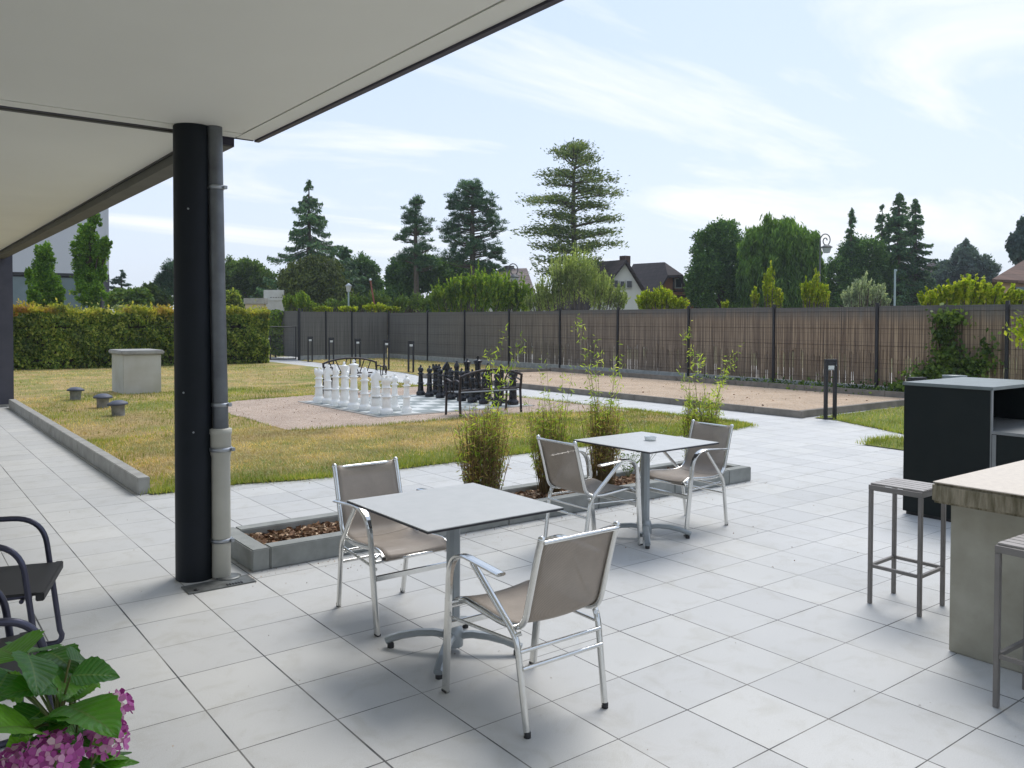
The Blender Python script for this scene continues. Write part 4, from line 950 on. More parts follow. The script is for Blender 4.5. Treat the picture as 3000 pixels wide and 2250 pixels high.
for xx in (.3, 1.0): MB().lathe([(.10, 0), (.10, .02), (.06, .03)], 16, axis=Matrix.Translation((xx, 0, 2.3)) @ Matrix.Rotation(PI / 2, 4, 'X')).build('round_opening', 'seam', r)
# ================================================================== DARK CHAIRS AT LEFT
def make_dark():
    r = empty('dark_armchair')
    for s in (-1, 1):
        # one tube: sled foot, front leg, rounded armrest, back post
        pth = fillet([(s * .27, -.25, .013), (s * .27, .25, .013), (s * .27, .195, .62), (s * .27, -.12, .66), (s * .27, -.30, .60)], .13, 9)
        pth = fillet([(s * .27, -.25, .013), (s * .27, .28, .013), (s * .27, .28, .10)], .04, 4)[:-1] + [p for p in fillet([(s * .27, .27, .08), (s * .27, .20, .66), (s * .27, -.12, .665), (s * .27, -.33, .62)], .14, 9)]
        MB().tube(pth, .0135, 12).build('side_frame', 'lav', r)
        MB().tube(fillet([(s * .245, .24, .42), (s * .245, -.2, .40), (s * .245, -.34, .86)], .06, 6), .011, 10).build('rail', 'lav', r)
        MB().tube([(s * .25, -.25, .013), (s * .26, -.20, .40)], .0135, 10).build('rear_leg', 'lav', r)
    MB().box((-.255, -.18, .418), (.255, .27, .432), 0, .004).box((-.265, .255, .395), (.265, .29, .433), 0, .004).build('seat', 'darksling', r)
    MB().box((-.235, -.004, 0), (.235, .004, .46), 0, .002, Matrix.Translation((0, -.21, .42)) @ Matrix.Rotation(.29, 4, 'X')).build('backrest', 'darksling', r)
    MB().tube([(-.265, .2, .40), (.265, .2, .40)], .010, 8).build('cross_bar', 'lav', r); MB().tube([(-.265, -.2, .40), (.265, -.2, .40)], .010, 8).build('cross_bar', 'lav', r)
    return r
dk = make_dark(); dk.location = (.375, 4.535, 0); dk.rotation_euler.z = -PI / 2 - .3
tag(dk, 'dark sling armchair with violet-grey tube arms at the left edge', 'armchair', 'dark armchairs at the left edge')
o = copy_tree(dk); o.location = (.19, 3.42, 0); o.rotation_euler.z = -PI / 2 + .1; tag(o, 'dark sling armchair mostly hidden behind the hydrangea, only its curved arm showing', 'armchair', 'dark armchairs at the left edge')
# ================================================================== HYDRANGEA
HO = at(150, 1600, 2.15); hy = empty('potted_hydrangea', (HO.x, HO.y, 0), 0, 'potted hydrangea with large green leaves and pink-purple flower heads in the lower left corner', 'potted plant')
MB().lathe([(.15, 0), (.19, .28), (.205, .30), (.205, .34), (.17, .335)], 28).build('pot', 'terracotta', hy)
def leafmesh(b, base, tip, wd, up, curl=.18, fold=.22):
    base, tip = Vector(base), Vector(tip); ax = tip - base; Ln = ax.length; ax.normalize(); up = Vector(up); up = (up - ax * up.dot(ax)).normalized(); sd = ax.cross(up)
    nu, nv = 15, 8; o = len(b.v); vs = []
    for i in range(nu + 1):
        u = i / nu; ww = wd * .5 * (math.sin(PI * min(1, u ** .78)) ** .8 if 0 < u < 1 else 0) * (1 - .25 * u)
        for j in range(nv + 1):
            v = j / nv * 2 - 1; ser = 1 + (.05 * (1 if i % 2 else -1) if abs(v) == 1 else 0)
            p = base + ax * Ln * u + sd * ww * v * ser + up * (fold * abs(v) * ww - curl * Ln * u * u + .02 * Ln * math.sin(u * 9 + v * 2.5) * abs(v))
            vs.append(p); b.luv.append((u, v))
    fs = [(i * (nv + 1) + j, i * (nv + 1) + j + 1, (i + 1) * (nv + 1) + j + 1, (i + 1) * (nv + 1) + j) for i in range(nu) for j in range(nv)]
    b.add(vs, fs, 0, True)
def S(cx_, cy_, d): # crop coordinates of the corner study -> point at distance d, relative to the plant
    p = at((cx_ / 4.147) / K, (1850 + cy_ / 4.147) / K, d); return (p.x - HO.x, p.y - HO.y, p.z)
b = MB(); b.luv = []; st = MB()
core = Vector(S(680, 820, 2.12))
LF = [((800, 905, 2.1), (1425, 1075, 1.98), .13, (0, 0, 1)), ((860, 540, 2.12), (1450, 475, 2.15), .095, (0, -.3, 1)), ((850, 345, 2.2), (1185, 340, 2.3), .085, (0, -.5, 1)), ((690, 690, 2.1), (20, 672, 2.0), .10, (0, -.2, 1)),
      ((690, 700, 2.13), (480, 190, 2.2), .085, (.7, -.6, .3)), ((330, 275, 2.3), (520, 95, 2.45), .12, (-.2, -.7, .6)), ((230, 330, 2.2), (-60, 110, 2.3), .15, (0, -.7, .7)), ((330, 270, 2.15), (540, 640, 2.02), .10, (.4, -.7, .5)),
      ((790, 1165, 2.05), (395, 965, 1.98), .075, (.1, .3, 1)), ((420, 1180, 2.0), (-120, 1080, 1.9), .15, (0, -.2, 1)), ((700, 640, 2.2), (640, 400, 2.3), .08, (.5, -.6, .4)), ((880, 620, 2.25), (1240, 600, 2.35), .06, (0, 0, 1)),
      ((700, 420, 2.25), (860, 700, 2.1), .10, (.4, -.8, .5)), ((840, 1180, 2.15), (700, 1400, 2.05), .09, (.2, -.8, .5)), ((940, 1130, 2.2), (860, 1370, 2.1), .085, (.5, -.8, .3)), ((1130, 1560, 2.15), (1380, 1640, 2.2), .08, (0, -.2, 1)), ((1150, 1400, 2.3), (1440, 1250, 2.35), .09, (0, 0, 1)),
      ((760, 330, 2.3), (800, 170, 2.4), .03, (.5, -.7, 0)), ((560, 240, 2.35), (900, 330, 2.2), .09, (0, -.5, 1)), ((100, 500, 2.25), (-80, 760, 2.1), .13, (0, -.7, .6)), ((120, 640, 2.35), (260, 480, 2.4), .10, (0, -.6, .7)), ((300, 760, 2.25), (-60, 620, 2.2), .10, (0, -.4, 1)), ((520, 960, 2.2), (160, 1230, 2.12), .10, (0, -.5, .8)), ((560, 1130, 2.22), (960, 1170, 2.2), .085, (0, -.3, 1)), ((760, 1000, 2.3), (1010, 1230, 2.3), .09, (.2, -.6, .7)), ((420, 1300, 2.2), (60, 1420, 2.15), .09, (0, -.4, 1))]
for a, c, wd, up in LF:
    A, Bp = S(*a), S(*c); leafmesh(b, A, Bp, wd * 1.3, up)
    st.tube(fillet([A, (Vector(A) + Vector((0, 0, -.05))) * .5 + core * .5, tuple(core * .8 + Vector((0, 0, .3 * .2)))], .05, 3), .0032, 6)
rr = random.Random(5)
for k in range(46):   # the denser lower leaves
    a_ = rr.uniform(0, 2 * PI); rad = rr.uniform(.02, .13); z = rr.uniform(.34, .66); base = Vector((math.cos(a_) * rad * .5, math.sin(a_) * rad * .5, z)); L_ = rr.uniform(.08, .115)
    d_ = Vector((math.cos(a_), math.sin(a_), rr.uniform(-.3, .35))).normalized(); leafmesh(b, base, base + d_ * L_, L_ * .6, (rr.uniform(-.3, .3), rr.uniform(-.3, .3), 1))
    st.tube([base, (base.x * .3, base.y * .3, z - .1), (0, 0, .34)], .003, 5)
lo = b.build('leaves', 'hydleaf', hy); uvl = lo.data.uv_layers.new(name='UVMap')
for p_ in lo.data.polygons:
    for li in p_.loop_indices: uvl.data[li].uv = b.luv[lo.data.loops[li].vertex_index]
st.build('stems', 'stem', hy)
def head(c, R, seed, flat=.8):
    rg = random.Random(seed); h = MB(); n = int(74 * (R / .075) ** 2)
    for i in range(n):
        ph = math.acos(1 - 1.75 * (i + .5) / n); th = i * 2.39996; nrm = Vector((math.sin(ph) * math.cos(th), math.sin(ph) * math.sin(th), math.cos(ph)))
        ctr = Vector(c) + Vector((nrm.x * R, nrm.y * R, nrm.z * R * flat)) * rg.uniform(.86, 1.07); t = (nrm + Vector((rg.uniform(-.5, .5), rg.uniform(-.5, .5), rg.uniform(-.5, .5)))).normalized(); a = t.orthogonal().normalized(); bb = t.cross(a); off = rg.uniform(0, 1.5); s_ = rg.uniform(.0135, .0195)
        for k in range(4):
            an = off + k * PI / 2; e = a * math.cos(an) + bb * math.sin(an); g = t.cross(e)
            pts = [ctr, ctr + e * s_ * .5 + g * s_ * .45 + t * s_ * .1, ctr + e * s_ * 1.0 + g * s_ * .38 + t * s_ * .34, ctr + e * s_ * 1.12 + t * s_ * .30, ctr + e * s_ * 1.0 - g * s_ * .38 + t * s_ * .34, ctr + e * s_ * .5 - g * s_ * .45 + t * s_ * .1]
            h.add(pts, [(0, 1, 2, 3), (0, 3, 4, 5)], 0, True)
    h.build('flower_head', 'petal', hy)
    MB().tube([c, (c[0] * .5, c[1] * .5, c[2] * .5 + .2), (0, 0, .34)], .004, 6).build('flower_stem', 'stem', hy)
head(S(1290, 1300, 2.12), .050, 1); head(S(1400, 900, 2.28), .036, 3); head(S(640, 1510, 1.98), .060, 4, .75); head(S(250, 1640, 2.05), .06, 6, .7)
# ================================================================== BAMBOO
def bamboo(x, y, R, h, ntall, label, dry=.4, n=170, tall=None, name='bamboo'):
    r = empty(name, (x, y, .08), 0, label, 'bamboo'); cm = MB(); gl, dl = [], []
    rg = random.Random(int(x * 100))
    for k in range(n):
        a = rg.uniform(0, 2 * PI); q = R * .62 * math.sqrt(rg.random()); bx_, by_ = q * math.cos(a), q * math.sin(a); hh = h * rg.uniform(.55, 1.0)
        ex, ey = bx_ * 1.5 + rg.gauss(0, .05), by_ * 1.5 + rg.gauss(0, .05)
        cm.tube([(bx_, by_, 0), ((bx_ + ex) / 2 + rg.gauss(0, .008), (by_ + ey) / 2, hh * .5), (ex, ey, hh)], .0032, 4, scales=[1, .8, .35], cap=False)
        for j in range(20):
            t = rg.uniform(.30, 1.0); px, py = bx_ + (ex - bx_) * t, by_ + (ey - by_) * t
            (dl if rg.random() < dry * (1.5 - t) else gl).append((px + rg.gauss(0, .022), py + rg.gauss(0, .022), hh * t + rg.gauss(0, .02)))
    tl = []
    for k, (xp, yp) in enumerate(tall or []):
        tp = at(xp, yp, (CF.x * x + CF.y * y) * rg.uniform(.99, 1.01)); tx, ty, tz = tp.x - x, tp.y - y, tp.z - .08
        bx_, by_ = rg.uniform(-.5, .5) * R, rg.uniform(-.5, .5) * R
        pth = [Vector((bx_ + (tx - bx_) * t ** 1.3, by_ + (ty - by_) * t ** 1.3, tz * t)) for t in np.linspace(0, 1, 8)]
        cm.tube(pth, .0028, 5, scales=[1, .95, .9, .8, .7, .55, .4, .25], cap=False)
        m_ = rg.choice((25, 60, 95)) 
        for j in range(m_):
            t = 1 - rg.random() ** 1.0 * .62; i = min(6, int(t * 7)); p = pth[i].lerp(pth[i + 1], t * 7 - i); tl.append((p.x + rg.gauss(0, .028), p.y + rg.gauss(0, .028), p.z + rg.gauss(0, .03)))
    cm.build('canes', 'cane', r)
    for lst, m_, nm_ in ((gl, 'f_bamboo', 'green_leaves'), (dl, 'f_bamdry', 'dry_leaves')):
        P = np.array(lst); D_ = np.column_stack([P[:, 0] * 3, P[:, 1] * 3, np.full(len(P), .35)]); mesh_np(nm_, *leaves(P, .0085, 5.6, D_, 1.6), m_, r)
    if tl:
        P = np.array(tl); D_ = RNG.normal(size=P.shape) * .8 + np.array([0, 0, -.2]); mesh_np('shoot_leaves', *leaves(P, .010, 5.0, D_, .8), 'f_bamboo', r)
    return r
bamboo(4.06, 5.72, .21, .88, 5, 'dense bamboo clump with brown lower stems, leftmost in the planter', .62, 230, [(1090, 705), (1076, 768), (1128, 728), (1062, 745)])
bamboo(4.83, 5.75, .17, .88, 4, 'bamboo clump in the planter directly behind the mesh chair of the farther table', .35, 150, [(1178, 760), (1215, 800), (1240, 790), (1165, 800)])
bamboo(5.45, 5.70, .17, .86, 6, 'dry brownish bamboo clump in the planter behind the farther table, with the tallest shoots', .75, 170, [(1248, 690), (1258, 700), (1283, 730), (1270, 780), (1340, 735), (1330, 790), (1292, 760), (1355, 765)])
bamboo(6.88, 5.72, .22, .84, 8, 'green bamboo clump at the right end of the planter behind the chair back', .15, 230, [(1478, 708), (1490, 700), (1500, 742), (1513, 765), (1470, 800), (1572, 792), (1552, 820), (1600, 745), (1575, 760)])
# small garden weeds in the planter
def weed(x, y, h, label, mat, n, size, name='small_plant'):
    r = empty(name, (x, y, .1), 0, label, 'plant'); cm = MB(); P, D_ = [], []
    for k in range(n):
        a = k * 2.4; e = Vector((math.cos(a) * h * .55, math.sin(a) * h * .55, h * random.uniform(.6, 1))); pth = [Vector((0, 0, 0)), e * .55 + Vector((0, 0, .03)), e]; cm.tube(pth, .002, 4)
        for t in np.linspace(.25, 1, 9):
            p = pth[0].lerp(pth[1], t * 2) if t < .5 else pth[1].lerp(pth[2], t * 2 - 1); sd = Vector((-math.sin(a), math.cos(a), .2))
            for s in (-1, 1): P.append(tuple(p + sd * s * size)); D_.append(tuple(sd * s))
    cm.build('stems', 'stem', r); mesh_np('leaves', *leaves(np.array(P), size * .7, 2.2, np.array(D_), .3), mat, r)
p = gp(1357, 1036, .08); weed(p.x, p.y, .32, 'feathery dark green weed growing in the planter by the farther table leg', 'f_mid', 9, .02)
p = gp(1385, 1010, .08); weed(p.x + .1, p.y, .62, 'greyish upright weed in the planter, its tip above the farther table edge', 'f_silver', 7, .018)
# ================================================================== TREES
RT = np.array([CR.x, CR.y, 0.0]); RT /= np.linalg.norm(RT); FW = np.array([CF.x, CF.y, 0.0]); FW /= np.linalg.norm(FW)
def pxm(d): return d * K / F
def trunk(r, d, x, base_z, top, rad, mat='bark', lean=None, name='trunk'):
    return None
def tree_root(name, x, d, label, group=None, cat='tree'):
    p = at(x, 695, d); return empty(name, (p.x, p.y, 0), 0, label, cat, group)
def loc(root, x, y, d):
    p = at(x, y, d); return np.array([p.x - root.location.x, p.y - root.location.y, p.z])
def broad(name, x, d, blobs, n, size, mat, label, elong=1.5, shell=.55, trunkr=.16, droop=0, group=None, cat='tree', tmat='bark', limbs=7, hang=None, clump=None):
    """crown made of leaf clumps spread through overlapping lobes (cx, cy, rx, ry in sketch pixels at distance d)"""
    r = tree_root(name, x, d, label, group, cat); s = pxm(d); P = []; D_ = []
    ar = np.array([b[2] * b[3] for b in blobs], float); ar = ar / ar.sum(); cs = []
    for (bx_, by_, rx, ry), fr in zip(blobs, ar):
        k = int(n * 1.55 * fr); dd = d + random.uniform(-.5, .5) * rx * s; c = loc(r, bx_, by_, dd); cs.append((c, rx * s, ry * s))
        # clump centres on the lobe, then leaves around each clump
        m_ = max(8, k // (clump or 45)); u = unit(RNG.normal(size=(m_, 3))); rad = (RNG.uniform(shell, .98, m_) + RNG.exponential(.06, m_))[:, None] * (1 + .10 * np.sin(u[:, :1] * 5 + bx_) * np.sin(u[:, 2:3] * 6 + by_))
        cc = u * rad; idx = RNG.integers(0, m_, k); j = RNG.normal(size=(k, 3)) * .105
        if droop: j[:, 2] -= RNG.exponential(.22 * droop, k)
        q = cc[idx] + j; q = q[:, :1] * rx * s * RT + q[:, 1:2] * rx * s * .85 * FW + q[:, 2:3] * ry * s * np.array([0, 0, 1.0]) + c
        P.append(q); D_.append(unit(q - c) * (1 - droop * .8) + np.array([0, 0, -1.0 if droop else .3]) * (1.5 if droop else .6))
    P = np.concatenate(P); D_ = np.concatenate(D_); ok = P[:, 2] > .1
    mesh_np('foliage', *leaves(P[ok], size, elong, D_[ok], 1.1), mat, r)
    m_ = MB(); top = max(c[2] for c, _, _ in cs); tr = trunkr
    m_.tube([(0, 0, -.1), (.02 * d * .02, 0, top * .35), (-.01, .02, top * .7), (0, 0, top * .95)], tr, 9, scales=[1.25, 1, .75, .3])
    for c, rx, rz in (cs * 3)[:limbs]:
        e = Vector(c) + Vector((random.uniform(-.5, .5) * rx, random.uniform(-.5, .5) * rx, random.uniform(-.1, .6) * rz)); z0 = max(.3, e.z * random.uniform(.35, .65))
        m_.tube([(0, 0, z0), Vector((0, 0, z0)).lerp(e, .5) + Vector((0, 0, .04 * e.z)), e], tr * .45, 6, scales=[1, .7, .3])
    m_.build('trunk', tmat, r); return r
def conifer(name, x, d, ytop, ybot, hw, label, n, mat, prof=lambda t: t, whorls=26, per=7, droop=.25, upsweep=0, size=.10, elong=3.0, trunkr=.2, gap=0, hang=.5, jag=.35, group=None, base=None, seed=1):
    """ytop..ybot: crown extent in sketch pixels, hw: half width at its widest, t = 0 at the top and 1 at the bottom"""
    rg = np.random.default_rng(seed); r = tree_root(name, x, d, label, group); s = pxm(d)
    zt = loc(r, x, ytop, d)[2]; zb = loc(r, x, ybot, d)[2]; m_ = MB(); m_.tube([(0, 0, -.1), (0, 0, zb), (0, 0, (zt + zb) / 2), (0, 0, zt)], trunkr, 9, scales=[1.2, 1, .6, .08])
    P, D_ = [], []; W_ = hw * s; segs = []
    for i in range(whorls):
        t = ((i + rg.uniform(-.3, .3)) / (whorls - 1)); t = min(1, max(.0, t)); z = zt + (zb - zt) * t; Lw = W_ * prof(t)
        for k in range(per):
            a = rg.uniform(0, 2 * PI); Lb = Lw * (1 + rg.normal() * jag * .6); Lb = max(.15, Lb)
            if rg.uniform() < gap: continue
            z1 = z + rg.normal() * .12; dx, dy = math.cos(a), math.sin(a); m = max(6, int(.62 * n * Lb / (W_ * whorls * per * .55)))
            u = rg.uniform(.08, 1, m) ** .8; zz_ = z1 + upsweep * Lb * u - droop * Lb * np.sin(u * PI * .62) + .14 * Lb * droop * 2 * np.maximum(0, u - .75)
            wdt = (.075 * Lb * (1.05 - u * .75)) + .045; lat = rg.normal(size=m) * wdt
            q = np.column_stack([dx * Lb * u - dy * lat, dy * Lb * u + dx * lat, zz_ - np.abs(rg.normal(size=m)) * hang * .20 - np.abs(lat) * .12]); P.append(q)
            D_.append(np.column_stack([np.full(m, dx) * .8, np.full(m, dy) * .8, np.full(m, -hang)]) + np.column_stack([-dy * np.sign(lat), dx * np.sign(lat), 0 * lat]) * .7)
            if Lb > .6: m_.tube([(0, 0, z1), (dx * Lb * .5, dy * Lb * .5, z1 + upsweep * Lb * .5 - droop * Lb * math.sin(.5 * PI * .62)), (dx * Lb * .92, dy * Lb * .92, z1 + upsweep * Lb * .92 - droop * Lb * math.sin(.92 * PI * .62))], .035, 4, scales=[1.2, .8, .3], cap=False)
    P = np.concatenate(P); D_ = np.concatenate(D_); mesh_np('foliage', *leaves(P, size, elong, D_, .9, rg), mat, r); m_.build('trunk', 'barkgrey', r); return r
def pine(name, x, d, tufts, label, mat='f_pine', size=.05, tw=.24, per=150, trunkr=.2, top=None, group=None, lean=0):
    """bare limbs carrying needle tufts; tufts = lobes (cx, cy, rx, ry, count)"""
    r = tree_root(name, x, d, label, group); s = pxm(d); m_ = MB(); P, D_ = [], []
    ztop = loc(r, x, top, d)[2]; m_.tube([(0, 0, -.1), (.05, 0, ztop * .4), (0, .05, ztop * .75), (0, 0, ztop * .97)], trunkr, 9, scales=[1.2, .9, .6, .15])
    for (cx_, cy_, rx, ry, cnt) in tufts:
        c = loc(r, cx_, cy_, d)
        for k in range(int(cnt * 1.7)):
            u = RNG.normal(size=3); u /= np.linalg.norm(u); u *= RNG.uniform(.35, 1.0); q = c + u[0] * rx * s * RT + u[1] * max(rx, 20) * s * .8 * FW + np.array([0, 0, u[2] * ry * s])
            v = RNG.normal(size=(per, 3)); v[:, 2] = np.abs(v[:, 2]) * .9 + .1; v = unit(v); rr_ = RNG.uniform(.1, 1, per)[:, None] ** .7
            P.append(q + v * tw * rr_ * np.array([1.05, 1.05, 1.15]) * RNG.uniform(.6, 1.25)); D_.append(v)
            if k % 4 == 0:
                e = Vector(q); z0 = max(.5, min(e.z - .25 * math.hypot(e.x, e.y), ztop * .95)); m_.tube([(0, 0, z0), (e.x * .55, e.y * .55, z0 + (e.z - z0) * .35), e], .05, 5, scales=[1.2, .8, .4], cap=False)
    P = np.concatenate(P); D_ = np.concatenate(D_); mesh_np('foliage', *leaves(P, size, 4.5, D_, .6), mat, r); m_.build('trunk', 'barkgrey', r); return r
def shrub(name, x, d, blobs, n, size, mat, label, spikes=0, elong=2.2, group=None, cat='shrub', ground=True):
    """upright shoots: leaves strung along stems that fan out to the lobes' outline"""
    r = tree_root(name, x, d, label, group, cat); s = pxm(d); P, D_ = [], []; m_ = MB()
    for (bx_, by_, rx, ry) in blobs:
        c = loc(r, bx_, by_, d); k = max(6, int(n * rx * ry / sum(b[2] * b[3] for b in blobs)) // 34)
        for i in range(k):
            a = RNG.uniform(-1, 1); e = c + RT * rx * s * a * RNG.uniform(.6, 1) + FW * RNG.normal() * .4 * rx * s + np.array([0, 0, ry * s * (math.sqrt(max(0, 1 - a * a)) * RNG.uniform(.25, 1.0) + RNG.exponential(.16) * (1 if spikes else .35))])
            b0 = c + RT * rx * s * a * .45 + np.array([0, 0, -ry * s * RNG.uniform(.2, 1)])
            if i < 14: m_.tube([tuple(b0 * [.6, .6, 0]) if ground else tuple(b0), tuple((b0 + e) / 2), tuple(e)], .012 + .0003 * d, 4, scales=[1, .7, .3], cap=False)
            m = 34; u = RNG.uniform(0, 1, m)[:, None] ** .75; P.append(b0 + (e - b0) * u + RNG.normal(size=(m, 3)) * min(rx * s, 1.6) * .055 * (1.25 - u)); D_.append(np.tile((e - b0) / max(1e-3, np.linalg.norm(e - b0)), (m, 1)) + RNG.normal(size=(m, 3)) * .25)
    P = np.concatenate(P); D_ = np.concatenate(D_); ok = P[:, 2] > .05; mesh_np('foliage', *leaves(P[ok], size, elong, D_[ok], .9), mat, r); m_.build('stems', 'barkgrey', r); return r
G1 = 'trees beyond the fence'
conifer('spruce_tree', 668, 62, 393, 625, 104, 'tall dark spruce with drooping layered branches, leftmost tall tree', 62000, 'f_spruce', lambda t: .04 + .96 * t ** 1.0, 18, 7, .30, .08, .075, 3.0, .26, .12, .9, .45, G1, seed=3)
broad('yew_tree', 672, 56, [(640, 610, 40, 42), (700, 600, 44, 45), (660, 640, 50, 30), (728, 640, 35, 32), (675, 585, 30, 30)], 30000, .10, 'f_yew', 'broad brownish dark green tree under the tall spruce', 1.6, .6, .2, .25, G1)
conifer('cedar_tree', 742, 66, 540, 620, 42, 'low cedar with long spreading tips right of the spruce', 7000, 'f_spruce', lambda t: .35 + .65 * t, 7, 7, .05, .12, .12, 3.2, .15, .1, .5, .4, G1, seed=9)
broad('round_tree', 782, 70, [(782, 590, 34, 36), (765, 620, 30, 28), (800, 615, 26, 26)], 16000, .12, 'f_dark', 'dark rounded tree between the spruce and the slim pine', 1.5, .6, .2, 0, G1)
pine('slim_pine', 898, 58, [(900, 440, 16, 20, 12), (888, 468, 26, 22, 16), (912, 490, 30, 22, 16), (880, 512, 32, 16, 13), (905, 540, 44, 24, 24), (874, 562, 26, 12, 10), (918, 572, 34, 18, 14)], 'slim black pine with tufted branches, left of the round pine', 'f_pine', .045, .32, 90, .2, 420, G1)
pine('round_pine', 1020, 58, [(1018, 412, 34, 24, 26), (990, 440, 34, 26, 26), (1045, 445, 36, 28, 30), (1000, 480, 44, 26, 32), (1058, 490, 36, 28, 26), (972, 505, 26, 20, 12), (1010, 530, 50, 26, 30), (1065, 545, 32, 20, 18), (985, 560, 40, 22, 20), (1055, 578, 46, 16, 20)], 'tall black pine with a wide rounded open crown', 'f_pine', .045, .33, 90, .26, 384, G1)
broad('dark_thicket', 880, 64, [(860, 600, 26, 42), (890, 590, 36, 36), (930, 590, 40, 36), (975, 600, 44, 34), (1030, 600, 40, 30), (865, 640, 40, 25)], 34000, .12, 'f_dark', 'mass of dark trees filling the space below the two pines', 1.5, .6, .2, 0, G1)
def cedar_tall():
    r = tree_root('tall_cedar', 1236, 54, 'tall open cedar with flat separate branch layers and a bare visible trunk', G1); s = pxm(54); rg = np.random.default_rng(5); P, D_ = [], []; m_ = MB()
    m_.tube([loc(r, 1240, 695, 54) * [1, 1, 0], loc(r, 1241, 560, 54), loc(r, 1238, 450, 54), loc(r, 1240, 370, 54), loc(r, 1252, 308, 54)], .2, 9, scales=[1.2, 1, .7, .42, .08])
    # layers: height of attachment, tip on the sketch, thickness of the foliage pad
    layers = [(330, 1240, 314, 3), (328, 1262, 316, 3), (322, 1253, 308, 2), (336, 1212, 330, 4), (345, 1196, 322, 8), (345, 1285, 336, 8), (335, 1222, 318, 6), (330, 1262, 318, 6), (352, 1275, 352, 8), (372, 1168, 378, 9), (378, 1206, 372, 9), (372, 1300, 372, 9), (385, 1325, 385, 7), (392, 1180, 395, 8), (402, 1255, 398, 10), (408, 1300, 408, 9), (416, 1335, 414, 9), (430, 1135, 432, 8), (428, 1190, 428, 10), (436, 1215, 445, 12), (432, 1310, 445, 9), (448, 1270, 448, 9), (462, 1165, 462, 9), (470, 1200, 468, 10), (478, 1240, 476, 12), (480, 1330, 472, 6), (492, 1155, 492, 9), (500, 1190, 496, 10), (503, 1128, 500, 8), (505, 1280, 506, 10), (510, 1330, 502, 8), (520, 1200, 512, 9), (530, 1155, 532, 9), (530, 1335, 525, 5), (535, 1190, 536, 10), (545, 1285, 535, 7), (560, 1160, 562, 9), (565, 1200, 560, 12), (580, 1290, 560, 8), (590, 1165, 585, 10), (600, 1210, 590, 12)]
    for ya, tx, ty, th in layers:
        for rep in range(3):
            dd = 54 + (0 if rep == 0 else rg.uniform(-1, 1) * 2.6); f = 1 if rep == 0 else rg.uniform(.45, .95)
            a = loc(r, 1239, ya + rg.uniform(-3, 3), 54); e = loc(r, 1239 + (tx - 1239) * f, ty + rg.uniform(-3, 3), dd); L_ = np.linalg.norm(e - a)
            if rep == 0 or rg.uniform() < .7: m_.tube([tuple(a + [0, 0, -.35]), tuple((a + e) / 2 + [0, 0, -.18]), tuple(e)], .05, 5, scales=[1.2, .8, .3], cap=False)
            m = int(125 * L_ * (1 if rep == 0 else .6)); u = rg.uniform(.18, 1, m)[:, None] ** .7; u = np.clip(u + .05 * np.round(rg.normal(size=(m, 1))), .15, 1.02)
            w_ = .22 * L_ * np.sin(np.clip(u, 0, 1) * PI * .9) + .10; q = a + (e - a) * u + rg.normal(size=(m, 3)) * np.column_stack([w_, w_, np.full(m, th * s * .42)]) * [.8, .8, 1]; q += np.round(rg.normal(size=(m, 3)) * .9) * .16 * [1, 1, .6]
            q[:, 2] += .10 * np.sin(q[:, 0] * 4 + q[:, 1] * 3); P.append(q); D_.append(np.tile((e - a) / L_, (m, 1)) + [0, 0, .25])
    P = np.concatenate(P); D_ = np.concatenate(D_); mesh_np('foliage', *leaves(P, .075, 2.8, D_, 1.0), 'f_cedar', r); m_.build('trunk', 'barkgrey', r)
cedar_tall()
G2 = 'shrubs and young trees rising behind the fence'
shrub('willow_shrub', 1020, 45, [(950, 652, 30, 32), (990, 640, 35, 44), (1040, 632, 38, 46), (1085, 640, 36, 46), (1125, 648, 34, 36)], 17000, .075, 'f_bright', 'wide bright green willow shrub behind the fence below the round pine', 1, 3.2, G2)
shrub('feathery_shrub', 1245, 37, [(1180, 640, 34, 42), (1215, 610, 36, 60), (1255, 600, 40, 58), (1295, 630, 38, 46), (1330, 645, 34, 30), (1150, 655, 24, 22)], 19000, .042, 'f_pale', 'tall pale feathery willow shrub in front of the open cedar', 1, 3.2, G2)
shrub('bright_shrub', 1425, 30, [(1395, 652, 24, 22), (1430, 648, 30, 24), (1462, 658, 26, 16)], 8000, .05, 'f_lime', 'low vivid yellow-green shrub in front of the brown house', 1, 2.4, G2)
shrub('sapling', 1655, 29, [(1632, 645, 12, 28), (1660, 630, 16, 44), (1680, 648, 12, 26)], 1900, .07, 'f_lime', 'pointed yellow-green sapling left of the second sapling, before the willow', 1, 1.8, G2)
shrub('sapling', 1757, 28, [(1745, 640, 20, 34), (1762, 630, 20, 42), (1782, 645, 16, 26)], 2300, .07, 'f_lime', 'pointed yellow-green sapling between the willow and the curled street lamp', 1, 1.8, G2)
shrub('silver_shrub', 1860, 28, [(1838, 645, 22, 26), (1862, 632, 22, 38), (1895, 645, 20, 30), (1912, 655, 14, 14)], 4200, .05, 'f_silver', 'silvery grey-green shrub behind the fence, left of the pale pole', 1, 2.6, G2)
shrub('vine_shrub', 2080, 22, [(2010, 650, 30, 22), (2050, 640, 36, 30), (2100, 635, 40, 36), (2150, 640, 40, 32), (2195, 650, 34, 24)], 5600, .085, 'f_lime', 'sprawling yellow-green creeper topping the fence at the right', 1, 1.3, G2)
shrub('leafy_twigs', 1566, 29, [(1566, 662, 9, 12)], 500, .06, 'f_lime', 'small leafy twig tips peeping over the fence left of the saplings', 1, 1.8, G2)
shrub('green_shrub', 760, 47, [(720, 660, 30, 14), (765, 655, 32, 20), (815, 652, 36, 22), (868, 658, 30, 16), (905, 655, 26, 22)], 9000, .06, 'f_mid', 'green shrubs just behind the corner of the grey fence', 1, 2.4, G2)
